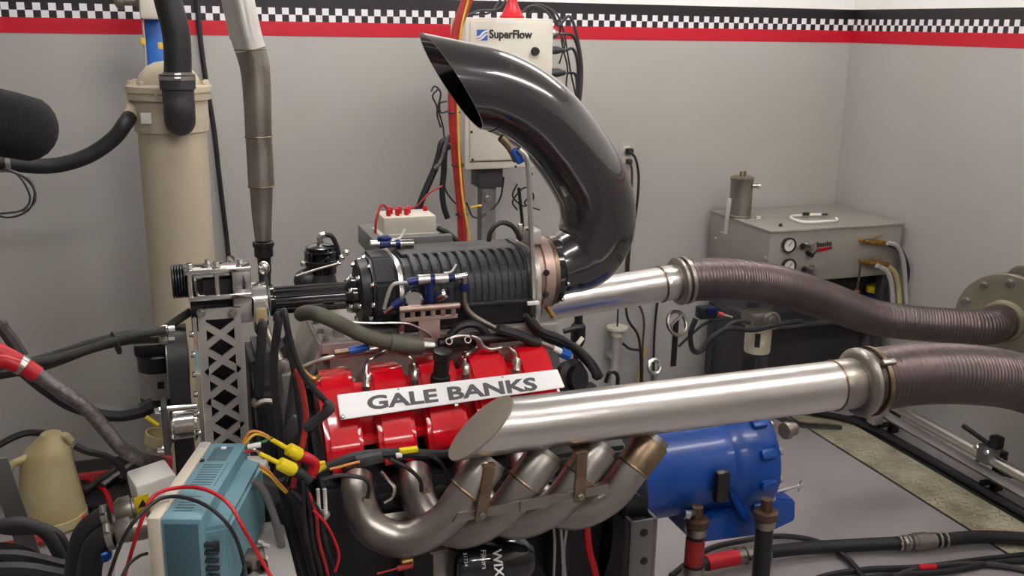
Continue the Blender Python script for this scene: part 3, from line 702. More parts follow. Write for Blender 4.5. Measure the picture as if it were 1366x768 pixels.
add('rod_foot', lathe(at(379, 490, 1.872), (0, 1, 0), [(0, .008), (.002, .014), (.02, .014)], 14), 'zinc', bd)
add('knob', ball(at(352, 357, YC-.02), .012, (1, 1, 1.2)), 'chrome', bd)
add('blower_belt', prism([(YC-.058, .50), (YC+.058, .50), (YC+.052, 1.21), (YC-.052, 1.21)], (x0+.004, 0, 0), (0, 1, 0), (0, 0, 1), (x1-x0-.008, 0, 0), .01), 'rubber', bd, label='wide black blower belt behind the lattice')
# back plate with a row of chrome bolts
bx = at(262, 500, 1.95).x
add('side_plate', prism([(YC-.085, .70), (YC+.085, .70), (YC+.07, 1.13), (YC-.07, 1.13)], (bx, 0, 0), (0, 1, 0), (0, 0, 1), (.008, 0, 0), .002), 'chrome', bd)
for i in range(9): bolt(bd, (bx, YC-.080+.001*i, .76+i*.042), (-1, 0, 0), .006, .008, 'chrome')
# belt and lower pulleys
belt_x0, belt_x1 = at(224, 490, 1.95).x, bx-.013
def belt(c0, r0, c1, r1):
    P = []
    for i in range(13): a = math.pi*i/12; P.append((c0[0]+r0*math.cos(a), c0[1]+r0*math.sin(a)))
    for i in range(13): a = math.pi+math.pi*i/12; P.append((c1[0]+r1*math.cos(a), c1[1]+r1*math.sin(a)))
    return P
o_ = belt((YC, 1.02), .075, (YC, .60), .085); i_ = belt((YC, 1.02), .070, (YC, .60), .080); n0 = len(o_)
vs = [V((x, a, b_)) for x in (belt_x0, belt_x1) for L_ in (o_, i_) for a, b_ in L_]
fs = []
for k in range(n0):
    m_ = (k+1) % n0; fs += [(k, m_, n0+m_, n0+k), (2*n0+k, 2*n0+m_, 3*n0+m_, 3*n0+k), (k, m_, 2*n0+m_, 2*n0+k), (n0+k, n0+m_, 3*n0+m_, 3*n0+k)]
dbt = thing('drive_belt', 'wide black toothed drive belt beside the lattice plate', 'belt')
add('belt', (vs, fs), 'rubber', dbt)
add('upper_pulley', lathe((belt_x0-.004, YC, 1.02), (1, 0, 0), [(0, .02), (.002, .066), (belt_x1-belt_x0, .069), (belt_x1-belt_x0+.006, .03)], 30), 'zinc', dbt)
add('lower_pulley', lathe((belt_x0-.004, YC, .60), (1, 0, 0), [(0, .03), (.002, .076), (belt_x1-belt_x0, .079), (belt_x1-belt_x0+.006, .03)], 30), 'zinc', dbt)
p = at(243, 573, 1.86)
idl = thing('idler_pulley', 'polished silver idler pulley below the drive belt', 'pulley')
add('drum', lathe((p.x-.022, p.y+.03, p.z), (1, 0, 0), [(0, .022), (.002, .034), (.006, .036), (.008, .032), (.044, .032), (.046, .036), (.05, .034)], 30), 'chrome', idl)
add('arm', span(p.x-.036, p.x-.024, p.y, p.y+.06, p.z-.05, p.z+.05, .003), 'dark_grey', idl)
add('spacer', cyl((p.x-.03, p.y+.01, p.z+.042), (p.x+.03, p.y+.01, p.z+.042), .006, seg=10), 'chrome', idl)
for dz in (-.04, .04): bolt(idl, (p.x-.036, p.y+.01, p.z+dz), (-1, 0, 0), .006, .012, 'chrome')

# ================================================================== BACK WALL: FILTER VESSEL, HOSES
fv = thing('filter_vessel', 'tall cream painted filter vessel standing by back wall', 'filter vessel')
VY = 3.42; vt = at(226, 122, VY); vx, vz = vt.x, vt.z
k = (vt-CAM).dot(_F)/FPX
add('body', lathe((vx, VY, 0), (0, 0, 1), [(0, .105), (.02, .108), (vz-.13, .108), (vz-.125, .116), (vz-.02, .118), (vz-.01, .116)], 44), 'cream_paint', fv)
add('flange', lathe((vx, VY, vz-.025), (0, 0, 1), [(0, .118), (.002, .130), (.018, .132), (.02, .128), (.024, .128), (.026, .134), (.044, .134), (.05, .126)], 44), 'cream_paint', fv)
add('dome', lathe((vx, VY, vz+.02), (0, 0, 1), [(0, .10), (.012, .098), (.035, .088), (.058, .068), (.072, .042), (.078, .01)], 40), 'cream_paint', fv)
for i in range(10):
    a = i*math.pi/5+.15; bolt(fv, (vx+.118*math.cos(a), VY+.118*math.sin(a), vz+.025), (0, 0, 1), .009, .012, 'cream_paint')
e0 = at(172.5, 156, VY-.058); e1_ = V((vx-.112, VY-.012, e0.z+.035))
add('inlet_stub', sweep([e0+(e1_-e0).normalized()*.004, e1_], .021, 16), 'cream_paint', fv)
add('foot_ring', lathe((vx, VY, 0), (0, 0, 1), [(0, .14), (.015, .14), (.02, .11)], 36), 'cream_paint', fv)
p = at(195, 158, VY-.112)
add('sticker', box(p+V((0, .004, 0)), (.032, .004, .034), .0005, rotm(0, 0, -.28)), 'label_white', fv, label='small yellowed sticker')
add('clip', box(at(209, 128, VY-.12), (.014, .014, .016), .003), 'cream_paint', fv)
vh = thing('vessel_hose', 'thick dark rubber hose dropping into an elbow on cream vessel', 'hose')
HY = VY-.196
add('hose', tube(pts(HY, (212, -60), (224, 0), (234, 40), (237, 75), (237, 108)), .041, 22, 8), 'rubber', vh)
pe = at(238, 128, HY)
add('elbow', tube([pe+V((0, 0, .035)), pe, pe+V((0, 0, -.04)), pe+V((0, .025, -.075)), pe+V((0, .074, -.08))], .047, 24, 8), 'rubber_grey', vh)
add('cuff', lathe(pe+V((0, 0, .02)), (0, 0, 1), [(0, .050), (.002, .053), (.045, .053), (.047, .045)], 28), 'rubber_grey', vh)
clamp(vh, at(237, 99, HY), (0, 0, 1), .042, .014, 'zinc'); clamp(vh, pe+V((0, 0, .055)), (0, 0, 1), .053, .012, 'zinc')
bp = thing('blue_post', 'bright blue post with cream head behind the vessel hose', 'post')
BPY = 3.72
q = at(208, 60, BPY)
add('post', span(q.x-.032, q.x+.032, BPY, BPY+.06, 0, at(208, 24, BPY).z, .006), 'blue_post', bp)
add('head', span(at(186, 10, BPY).x, at(217, 10, BPY).x, BPY-.06, BPY+.08, at(200, 26, BPY).z, at(200, -40, BPY).z, .012), 'cream_box', bp)
add('pipe_fitting', lathe(at(152, 0, BPY), (1, 0, 0), [(0, .015), (.01, .03), (.03, .03), (.032, .018), (.07, .018), (.072, .026), (.1, .026)], 16), 'steel_dull', bp)
one('tag_wire', 'thin wire with small yellow tags hanging beside blue post', 'wire', tube(pts(3.68, (190, 26), (192, 50), (194, 92)), .004, 6), 'light_grey')
for px, py in ((191, 55), (214, 61)):
    one('yellow_tag', 'small yellow tag clipped beside the blue post', 'tag', box(at(px, py, 3.66), (.016, .004, .022), .001), 'yellow_wire', 'yellow tags')
sh_ = thing('suction_hose', 'thick black hose curving into the side of cream vessel', 'hose')
add('hose', tube(pts(VY-.1, (-420, 200), (-260, 200), (-110, 205), (-40, 210), (20, 219), (70, 221), (115, 209), (150, 186), (166, 166), (172, 157, VY-.06)), .024, 16, 8), 'rubber', sh_)
clamp(sh_, at(12, 217, VY-.1), (1, 0, 0), .025, .014, 'zinc')
mic = thing('microphone', 'black foam microphone windscreen on a boom', 'microphone')
ma, mb_ = at(-95, 142, 1.55), at(34, 171, 1.55); dd = (mb_-ma).normalized(); LL = (mb_-ma).length; r_ = .047
add('windscreen', lathe(ma-dd*.06, dd, [(0, .02), (.01, .035), (.03, .045), (.06, r_), (LL+.04, r_)]+[(LL+.06+r_*.92*math.sin(a), r_*math.cos(a)) for a in (.3, .6, .9, 1.2, 1.4, 1.5)], 32), 'foam', mic)
add('boom', tube([ma-dd*.05, ma-dd*.3+V((0, 0, .02)), ma-dd*.5], .008, 8), 'black_satin', mic)
b0 = ma-dd*.5
add('stand', cyl((b0.x, b0.y, 0), b0+V((0, 0, .05)), .011, seg=12), 'black_satin', mic)
add('base', lathe((b0.x, b0.y, 0), (0, 0, 1), [(0, .13), (.015, .13), (.03, .03)], 28), 'black_satin', mic)
for i, (A, c_) in enumerate((([(5, 225), (30, 235), (46, 255), (38, 280), (10, 290), (-20, 280)], 'rubber'), ([(-8, 228), (22, 232), (40, 262), (30, 280), (0, 285)], 'rubber_grey'), ([(8, 224), (40, 240), (47, 268), (30, 284)], 'braid'))):
    cable('loose_wire', ['black', 'dark grey', 'pale grey'][i]+' loose wire looping below the suction hose', pts(VY-.12, *A), .0035, c_, 'wire', 'loose wires at the suction hose', 6)
cable('wall_cable', 'thin black cable hanging down the wall beside the cream vessel', pts(3.92, (262, -30), (266, 40), (275, 110), (285, 170), (293, 240), (305, 345), (309, 420)), .0095, 'rubber')
for x_, y_ in ((168, 2), ):
    pass

# ---- breather stack
bs = thing('breather_stack', 'tall weld-stained steel stack pipe rising behind blower drive', 'pipe')
SY_ = 2.22
A = pts(SY_, (313, -20), (325, 35), (334, 66)); e_ = (A[0]-A[1]).normalized(); A = [A[0]+e_*((ZT-A[0].z)/e_.z)]+A
S, R = rbend(A, [.034, .034, .0335, .033]); add('upper_pipe', sweep(S, R, 28), 'steel_bright', bs, label='bright upper pipe')
A = pts(SY_, (334, 66), (340, 90), (343, 125), (345, 182))
S, R = rbend(A, [.0325, .0315, .030, .0285]); add('bend', sweep(S, R, 28), 'steel_dull', bs)
A = pts(SY_, (345, 182), (347, 215), (348.5, 248))
S, R = rbend(A, [.0285, .0285, .0285]); add('lower_pipe', sweep(S, R, 28), 'steel_dull', bs)
A = pts(SY_, (348.5, 248), (349.5, 285), (351, 320))
S, R = rbend(A, [.0255, .0225, .018]); add('cone', sweep(S, R, 28), 'steel_dull', bs)
for px, py, rr in ((334, 66, .0335), (345, 182, .029), (348.5, 248, .028)): add('weld_seam', torus(at(px, py, SY_), at(px+2, py+25, SY_)-at(px, py, SY_), rr, .0016, 28, 6), 'steel_heat', bs)
q_ = at(351, 335, SY_)
add('stem', tube([q_, q_+V((0, -.005, -.07)), V((.175, 2.16, 1.08)), V((.165, 2.10, 1.046))], .0135, 12), 'rubber', bs)
add('coupler', lathe(at(351, 321, SY_), (0, 0, -1), [(0, .018), (.003, .024), (.012, .024), (.014, .021), (.035, .021), (.04, .015), (.075, .015)], 18), 'black_satin', bs)

# ================================================================== CONTROL BOX AND STAND
cb = thing('control_box', 'cream dynamometer control box with blue logo on a pole stand', 'control box')
BY_ = 3.50
tl, tr, bl = at(620.5, 21, BY_), at(739, 27, BY_), at(615, 227, BY_)
bx0, bx1, bz0, bz1 = tl.x, tr.x, bl.z, (tl.z+tr.z)/2
add('case', span(bx0, bx1, BY_, BY_+.2, bz0, bz1, .008), 'cream_box', cb)
add('door_seam', span(bx0+.02, bx1-.02, BY_-.0012, BY_+.002, bz0+.028, bz0+.031), 'ink_black', cb)
add('door', span(bx0+.018, bx1-.014, BY_-.006, BY_+.002, bz0+.034, bz1-.012, .003), 'cream_box', cb)
fy = BY_-.0062
lx0, lx1, lz0, lz1 = at(636, 40, fy).x, at(650.5, 40, fy).x, at(643, 54, fy).z, at(643, 39.5, fy).z
add('logo_square', span(lx0, lx1, fy-.0008, fy+.001, lz0, lz1), 'logo_blue', cb, label='blue square logo')
sq = prism([(0, .2), (.35, .30), (.55, .55), (.75, .72), (1, .80), (1, .98), (.7, .9), (.45, .72), (.28, .48), (0, .36)], (lx0, fy-.0009, lz0), (lx1-lx0, 0, 0), (0, 0, lz1-lz0), (0, -.0004, 0))
add('logo_swoosh', sq, 'white_plastic', cb)
sq = prism([(0, .0), (.4, .06), (.7, .3), (.85, .48), (1, .55), (1, .68), (.75, .60), (.5, .38), (.3, .18), (0, .12)], (lx0, fy-.0009, lz0), (lx1-lx0, 0, 0), (0, 0, lz1-lz0), (0, -.0004, 0))
add('logo_swoosh', sq, 'white_plastic', cb)
ta, te_ = at(652.5, 50.5, fy-.001), at(710, 52.5, fy-.001)
tx = text('lettering', 'SuperFlow', ta, (1, 0, 0), (0, 0, 1), .0285, 'ink_black', cb, 1, .03, .0008)
wmax = max(v.co.x for v in tx.data.vertices)-ta.x; kx = (te_.x-ta.x)/wmax
for v in tx.data.vertices: v.co.x = ta.x+(v.co.x-ta.x)*kx
pk = at(713.5, 68.5, fy); add('knob', lathe(pk, (0, -1, 0), [(0, .016), (.012, .015), (.016, .012)], 20), 'ink_black', cb)
for px, py in ((630, 213), (629, 176), (688, 222), (690, 180)): bolt(cb, at(px, py, fy), (0, -1, 0), .005, .003, 'ink_black', kind='round')
add('top_label', span(at(660, 30, fy).x, at(685, 30, fy).x, fy-.0006, fy+.001, at(670, 32, fy).z, at(670, 26, fy).z), 'white_plastic', cb)
for py, L_, r_, mt in ((45, .05, .018, 'zinc'), (67, .075, .013, 'rubber_grey'), (97, .085, .014, 'rubber_grey'), (118, .06, .009, 'rubber_grey')):
    z = at(740, py, BY_+.08).z; add('connector', lathe((bx1, BY_+.08, z), (1, 0, 0), [(0, r_), (.02, r_), (.022, r_*1.2), (L_*.6, r_*1.2), (L_, r_*.55)], 14), mt, cb)
add('pole', span(at(650, 280, 3.6).x-.03, at(650, 280, 3.6).x+.03, 3.58, 3.64, 0, bz0, .005), 'mid_grey', cb)
add('pole_head', span(at(650, 280, 3.6).x-.05, at(650, 280, 3.6).x+.05, 3.56, 3.66, bz0-.08, bz0, .004), 'dark_grey', cb)
add('pole_base', span(bx0, bx1, 3.45, 3.77, 0, .012, .003), 'mid_grey', cb)
bolt(cb, at(651, 265, 3.575), (0, -1, 0), .012, .006, 'zinc')
rc = thing('red_beacon', 'red cone shaped beacon on top of cream control box', 'beacon')
pc = at(683, 24, 3.58); pc.z = bz1
add('cone', lathe(pc, (0, 0, 1), [(0, .046), (.008, .046), (.012, .040), (.05, .022), (.075, .016), (.12, .016), (.125, .010)], 24), 'red_plastic', rc)
# cables round the box
rbn = thing('red_cable_bundle', 'thick red cable bundle running down beside the control box', 'cable')
RY = 3.42
add('bundle', tube(pts(RY, (632, -40), (622, 0), (609, 40), (605, 90), (604, 140), (607, 190), (612, 240), (616, 290), (617, 330), (617, 420)), .018, 12), 'red_cable', rbn)
add('bundle', tube(pts(RY-.02, (640, -40), (628, 0), (614, 40), (610, 90), (609, 150), (611, 200), (615, 250), (619, 300), (618, 420)), .008, 8), 'red_cable', rbn)
add('yellow_wire', tube(pts(RY-.03, (634, -30), (617, 30), (611, 90), (611, 160), (613, 215), (617, 262), (623, 300), (626, 325), (622, 420)), .004, 6), 'yellow_wire', rbn)
for y in (150, 220, 286): add('tie', torus(at(604+(y-130)*.075, y, RY), (0, 0, 1), .021, .003, 18, 6), 'rubber', rbn)
bbn = thing('black_cable_bundle', 'black cable bundle hanging below beside the control box', 'cable')
add('bundle', tube(pts(3.5, (603, 185), (590, 190), (586, 205), (580, 225), (567, 255), (556, 284), (548, 310)), .013, 10), 'rubber', bbn)
add('bundle', tube(pts(3.48, (603, 195), (594, 200), (592, 230), (590, 255), (592, 275), (597, 291)), .011, 10), 'rubber', bbn)
add('grey_cable', tube(pts(3.46, (600, 180), (594, 195), (588, 215), (580, 225)), .008, 8), 'braid', bbn)
WIR = [([(585, 118), (577, 128), (582, 140), (590, 165), (593, 186)], 'thin black wire curling from the wall beside the scoop mouth'),
       ([(596, 135), (587, 138), (588, 150), (598, 148)], 'short black wire loop beside the red cable bundle'),
       ([(575, 122), (580, 115), (588, 125), (583, 150), (588, 170)], 'very thin dark wire beside the red cable bundle'),
       ([(590, 240), (598, 260), (612, 272), (606, 235)], 'thin black wire loop under the black cable bundle'),
       ([(622, 270), (630, 288), (640, 290), (648, 285)], 'thin dark wire behind the red cable bundle, below the control box'),
       ([(690, 245), (684, 262), (700, 275), (712, 262), (700, 250), (684, 268), (690, 280)], 'tangled black wire under the control box'),
       ([(704, 232), (707, 258), (700, 272), (720, 280)], 'single black wire dropping beside the control box pole'),
       ([(672, 236), (668, 262), (660, 276), (655, 280)], 'short black wire beside the control box pole')]
for A, lb in WIR: cable('wire', lb, pts(3.56, *A), .0035, 'rubber', 'wire', None, 6)
cable('yellow_plug_wire', 'short yellow wire end below the control box', pts(3.5, (628, 277), (635, 275), (642, 274)), .005, 'yellow_wire', 'wire')
for i, A in enumerate(([(735, 34), (760, 22), (770, 50), (776, 90), (774, 130), (770, 140)], [(738, 45), (764, 48), (772, 70), (775, 100), (772, 141)], [(752, 68), (765, 66), (771, 90), (771, 138)], [(758, 97), (768, 100), (770, 120), (772, 142)],
                       [(738, 30), (752, 40), (757, 70), (762, 100), (770, 134)], [(742, 26), (750, 60), (757, 90), (756, 118), (770, 130)], [(740, 85), (750, 72), (753, 60), (745, 40)])):
    cable('signal_cable', 'grey signal cable in the loop beside the control box', pts(3.555+.018*i, *((max(x, 746), y) for x, y in A)), .006 if i < 4 else .0035, 'rubber_grey', 'cable', 'signal cables looping beside the control box', 6)
for i, A in enumerate(([(612, 26), (640, 14), (665, 12), (680, -10)], [(625, 20), (655, 16), (672, -8)], [(740, 30), (725, 12), (708, 8), (695, 18)], [(745, 36), (735, 14), (715, 6), (700, 14)], [(752, 40), (742, 18), (722, 8), (705, 20)])):
    cable('control_cable', ['thin grey cable rising from left edge of control box to the red beacon', 'thin grey cable lying beside the red beacon on control box', 'thin grey cable arching beside the red beacon on control box', 'outer grey cable arching over right edge of control box', 'longest grey cable arching over right corner of control box'][i], pts(3.58+.014*i, *A), .0045, 'rubber_grey', 'cable', 'cables over the control box', 6)

# ================================================================== small boxes behind the blower
GY = 2.62
gc = thing('interface_case', 'flat grey instrument case behind the supercharger', 'instrument')
a, b_ = at(497, 318, GY), at(604, 320, GY)
add('case', span(a.x, b_.x, GY, GY+.22, a.z-.06, a.z-.002, .004), 'mid_grey', gc)
add('post', span((a.x+b_.x)/2-.03, (a.x+b_.x)/2+.03, GY+.08, GY+.14, 0, a.z-.06, .003), 'dark_grey', gc)
add('post_foot', span((a.x+b_.x)/2-.12, (a.x+b_.x)/2+.12, GY+.0, GY+.22, 0, .012, .003), 'dark_grey', gc)
for x in (.3, .5, .7): add('button', box(a.lerp(b_, x)+V((0, -.001, -.025)), (.012, .006, .006), .001), 'light_grey', gc)
sb = thing('sensor_box', 'small cream terminal box with red connectors on flat grey case', 'terminal box')
za = a.z-.002; GY2 = GY+.03
p0, p1 = at(512, 310, GY2), at(582, 306, GY2)
add('body', span(p0.x, p1.x, GY2, GY2+.11, za+.002, za+.052, .004), 'cream_box', sb)
add('rim', span(p0.x-.012, p1.x+.006, GY2-.006, GY2+.116, za, za+.004, .001), 'cream_box', sb)
for i in range(6):
    add('red_plug', box((p0.x+.02+i*.013, GY2+.03+(.03 if i % 2 else 0), za+.061), (.010, .02, .022), .002), 'red_plastic', sb)
add('red_plug', box((p1.x-.012, GY2+.08, za+.058), (.012, .012, .016), .002), 'red_plastic', sb)
add('red_wire', tube([V((p0.x+.02, GY2+.03, za+.07)), V((p0.x, GY2+.02, za+.085)), V((p0.x-.02, GY2, za+.05)), V((p0.x-.024, GY2, za+.01))], .004, 6), 'red_cable', sb)
cable('red_sensor_wire', 'thin red wire rising from the terminal box to the cable bundle', pts(GY2+.1, (533, 282), (555, 275), (572, 258), (590, 248)), .003, 'red_cable', 'wire')
cable('box_lead', 'black lead trailing right from the cream terminal box', pts(GY2, (584, 304), (596, 310), (606, 318), (612, 326)), .008, 'rubber')

# ================================================================== RIGHT SIDE: outlet, pole, cabinet
ou = thing('wall_outlet', 'grey wall socket with two plugs in back wall', 'socket')
p = at(834.5, 206, WALL_Y)
add('plate', span(p.x-.036, p.x+.036, WALL_Y-.006, WALL_Y, p.z-.057, p.z+.057, .002), 'light_grey', ou)
for dz in (.024, -.022): add('receptacle', span(p.x-.017, p.x+.017, WALL_Y-.009, WALL_Y-.004, p.z+dz-.015, p.z+dz+.015, .003), 'cream_plastic', ou)
add('plug', span(p.x-.008, p.x+.022, WALL_Y-.04, WALL_Y-.008, p.z+.006, p.z+.03, .005), 'ink_black', ou)
add('plug', span(p.x-.004, p.x+.02, WALL_Y-.036, WALL_Y-.008, p.z-.04, p.z-.018, .005), 'dark_grey', ou)
cable('mains_lead', 'black mains lead from the wall socket upper plug', pts(3.88, (840, 203), (848, 212), (852, 240), (848, 285), (842, 310), (838, 360), (836, 420), (852, 450), (855, 500), (852, 560)), .006, 'rubber')
cable('mains_lead', 'orange brown mains lead from the wall socket lower plug', pts(3.91, (840, 215), (843, 228), (842, 262), (840, 300), (836, 340), (837, 380), (858, 420), (857, 470), (857, 560)), .0055, 'copper_dirty')
cable('wall_wire', 'long black wire down the wall beside the grey conduit', pts(3.92, (878, 395), (874, 430), (872, 470), (872, 540)), .006, 'rubber')
cable('yellow_air_line', 'thin yellow line hanging on wall near the conduit', pts(3.92, (864, 462), (858, 478), (852, 500), (848, 540)), .004, 'yellow_wire')
cd_ = thing('conduit', 'grey wall conduit with funnel top under the far exhaust pipe', 'conduit')
p = at(823, 445, 3.88)
add('tube', cyl((p.x, 3.88, 0), (p.x, 3.88, p.z), .022, seg=16), 'light_grey', cd_)
add('funnel', lathe((p.x, 3.88, p.z-.01), (0, 0, 1), [(0, .026), (.02, .026), (.035, .05), (.045, .05)], 20), 'cream_box', cd_)
add('rod', cyl((p.x, 3.88, p.z+.03), (p.x, 3.88, p.z+.25), .004, seg=8), 'rubber', cd_)
add('wall_clip', span(p.x-.03, p.x+.03, 3.88, WALL_Y, p.z-.12, p.z-.1, .002), 'light_grey', cd_)
add('side_wire', tube(pts(3.87, (831, 458), (840, 465), (853, 467)), .006, 8), 'rubber', cd_)
bsd = thing('black_stand', 'black tripod stand post with handle behind the red valve cover', 'stand')
p = at(772, 420, 3.0)
add('post', cyl((p.x, 3.0, 0), (p.x, 3.0, p.z+.1), .015, seg=14), 'black_satin', bsd)
add('collar', lathe((p.x, 3.0, p.z-.03), (0, 0, -1), [(0, .018), (.01, .026), (.06, .026), (.08, .02)], 16), 'black_satin', bsd)
add('handle', cyl(at(772, 437, 2.98), at(752, 442, 2.98), .009, seg=10), 'black_satin', bsd)
add('base', lathe((p.x, 3.0, 0), (0, 0, 1), [(0, .16), (.02, .15), (.03, .03)], 24), 'black_satin', bsd)
one('lifting_eye', 'galvanised lifting eye standing up behind the slash-cut pipe', 'lifting eye', join(torus(at(873, 489, YC), (.2, -1, .3), .017, .0055, 24, 8), cyl(at(873, 497, YC), V((at(873, 497, YC).x, YC, .7515)), .008, seg=10)), 'zinc')

cab = thing('steel_cabinet', 'brushed steel test cabinet with gauges and valves in corner', 'cabinet')
CX0, CX1, CY0, CY1, CZ1, CZ0 = 2.355, 3.035, 3.42, 3.90, .882, .655
add('case', span(CX0, CX1, CY0, CY1, CZ0, CZ1, .004), 'stainless', cab)
add('lid', span(CX0-.006, CX1+.006, CY0-.008, CY1+.006, CZ1-.004, CZ1+.006, .002), 'stainless', cab)
add('under_panel', span(CX0+.02, CX1-.02, CY0+.16, CY1, .10, CZ0, .004), 'dark_grey', cab)
for x in (CX0+.03, CX1-.05):
    for y in (CY0+.03, CY1-.05): add('leg', span(x-.02, x+.02, y-.02, y+.02, 0, CZ0, .003), 'dark_grey', cab)
add('shelf', span(CX0+.01, CX1-.01, CY0+.02, CY1-.02, .44, .455, .002), 'dark_grey', cab)
gauge_xy = [(1050, 326), (1050, 354)]
for gx, gy in gauge_xy:
    g = at(gx, gy, CY0)
    o = add('gauge', lathe((g.x, CY0, g.z), (0, -1, 0), [(0, .030), (.014, .033), (.02, .033), (.02, .027), (.014, .026)], 28, False), 'ink_black', cab)
    add('dial', lathe((g.x, CY0-.012, g.z), (0, -1, 0), [(0, .028), (.003, .028)], 28), 'dial_white', o)
    add('needle', box((g.x+.004, CY0-.0165, g.z+.004), (.022, .001, .0025), 0, rotm(0, -.8, 0)), 'ink_black', o)
for gx, gy in ((1074, 326), (1076, 357)):
    g = at(gx, gy, CY0)
    add('valve_knob', lathe((g.x, CY0, g.z), (.3, -1, 0), [(0, .010), (.02, .010), (.022, .018), (.045, .018), (.047, .012)], 16), 'zinc', cab)
    add('knob_stem', lathe((g.x-.012, CY0, g.z), (-.7, -1, 0), [(0, .008), (.03, .012), (.04, .012)], 12), 'black_satin', cab)
g = at(1077, 337, CY0); add('toggle', join(cyl((g.x, CY0, g.z), (g.x, CY0-.035, g.z-.005), .010, seg=10), cyl((g.x+.01, CY0-.03, g.z), (g.x+.03, CY0-.03, g.z+.02), .004, seg=8)), 'ink_black', cab)
# logo on the front: white-edged black lettering over a red bar
lg = at(1089, 331, CY0-.001); 
add('logo_bar', prism([(0, -.014), (.004, .0), (.072, .004), (.074, -.006), (.005, -.018)], (lg.x+.008, CY0-.0015, lg.z), (1, 0, 0), (0, 0, 1), (0, -.001, 0)), 'red_plastic', cab, label='red logo bar')
text('logo_lettering', 'banks', (lg.x, CY0-.0022, lg.z+.006), (1, 0, .03), (0, 0, 1), .022, 'ink_black', cab, 1.05, .02)
text('logo_lettering', 'POWER', (lg.x+.014, CY0-.0034, lg.z-.012), (1, 0, .06), (.2, 0, 1), .008, 'ink_black', cab, 1.6, .0)
bolt(cab, at(955, 318, CY0+.3), (-1, 0, 0), .007, .008, 'zinc'); bolt(cab, (CX0, CY0+.02, at(1026, 345, CY0).z), (-1, 0, 0), .007, .008, 'zinc')
# brass taps and hoses on the beside the cabinet
for i, (gx, gy) in enumerate(((1147, 320), (1147, 348))):
    g = at(gx, gy, CY0)
    add('brass_tap', join(lathe(g, (0, -1, 0), [(0, .008), (.03, .008)], 10), lathe(g+V((-.004, -.03, 0)), (1, 0, -.12), [(0, .010), (.02, .010), (.022, .014), (.05, .014), (.052, .010), (.07, .010), (.072, .015), (.10, .015), (.104, .010), (.13, .010)], 12), cyl(g+V((.05, -.03, .01)), g+V((.09, -.03, .022)), .004, seg=6)), 'brass', cab)
g = at(1148, 352, CY0-.03)
add('copper_drip', tube([g, g+V((0, 0, -.06)), g+V((-.003, 0, -.12))], .005, 8), 'copper_dirty', cab)
add('copper_boss', lathe(g+V((-.003, 0, -.115)), (0, 0, -1), [(0, .008), (.006, .014), (.02, .014)], 12), 'copper_dirty', cab)
cable('drain_hose', 'dark hose curving down from the upper brass tap', pts(CY0-.03, (1186, 325), (1198, 331), (1206, 345), (1211, 365), (1213, 395), (1214, 440)), .013, 'rubber', 'hose')
cable('drain_hose', 'grey braided hose from upper brass tap beside the dark hose', pts(CY0-.062, (1184, 324), (1195, 327), (1203, 340), (1207, 365), (1210, 420)), .010, 'light_grey', 'hose')
cable('drain_hose', 'pale clear hose curving down from the lower brass tap', pts(CY0-.03, (1184, 356), (1193, 363), (1198, 380), (1200, 400), (1201, 440)), .013, 'jug_plastic', 'hose')
cable('drain_hose', 'grey hose from the lower brass tap, inside the pale clear hose', pts(CY0-.062, (1170, 354), (1183, 362), (1189, 378), (1191, 400), (1192, 440)), .011, 'light_grey', 'hose')
yb = thing('yellow_capped_tub', 'small tub with yellow cap under the cabinet', 'tub')
p = at(1168, 385, CY0+.108)
add('tub', lathe((p.x, CY0+.108, .456), (0, 0, 1), [(0, .042), (.01, .046), (p.z-.455-.02, .046), (p.z-.455-.012, .035)], 20), 'blue_fitting', yb)
add('cap', lathe((p.x, CY0+.108, p.z-.014), (0, 0, 1), [(0, .04), (.002, .042), (.028, .042), (.032, .036)], 20), 'yellow', yb)
one('paper_tray', 'white tray on the shelf under the cabinet', 'tray', span(p.x-.22, p.x-.10, CY0+.03, CY0+.155, .456, .485, .004), 'white_plastic')
cn = thing('aluminium_can', 'aluminium canister with two stubs standing on steel cabinet', 'canister')
p = atz(992, 291, CZ1+.006); cx, cy = p.x, p.y+.035
add('can', lathe((cx, cy, CZ1+.006), (0, 0, 1), [(0, .052), (.008, .056), (.012, .050), (.165, .050), (.168, .053), (.176, .053), (.182, .044)], 28), 'steel_dull', cn)
for dx in (-.008, .012): add('stub', cyl((cx+dx, cy, CZ1+.18), (cx+dx, cy, CZ1+.21), .006, seg=10), 'brass', cn)
add('side_fitting', lathe((cx+.03, cy-.04, CZ1+.15), (1, -.6, 0), [(0, .010), (.02, .010), (.022, .014), (.035, .014)], 12), 'zinc', cn)
brk = one('wire_bracket', 'upright flat metal bracket on left end of steel cabinet', 'bracket', join(box(atz(968, 297, CZ1+.0)+V((0, -.01, .03)), (.020, .004, .16), .001, rotm(0, .05, 0)), box(atz(968, 297, CZ1)+V((-.005, .01, -.045)), (.016, .03, .006), .001)), 'light_grey')
wc = thing('extension_cord', 'white cord coiled in an oval on top of the steel cabinet', 'cord')
ctr = atz(1086, 291, CZ1+.017)
add('coil', tube([ctr+V((.105*math.cos(a), .085*math.sin(a), .003*math.sin(3*a))) for a in [i*.42+.6 for i in range(14)]], .006, 8), 'white_plastic', wc)
add('plug', box(ctr+V((.0, .06, .008)), (.03, .018, .014), .004), 'ink_black', wc)
add('plug', box(ctr+V((.085, .04, .006)), (.028, .012, .010), .003), 'dark_grey', wc)
one('rubber_bung', 'tiny black rubber bung near front edge of steel cabinet', 'bung', lathe(atz(1041, 302, CZ1+.006), (0, 0, 1), [(0, .008), (.012, .007)], 12), 'ink_black')
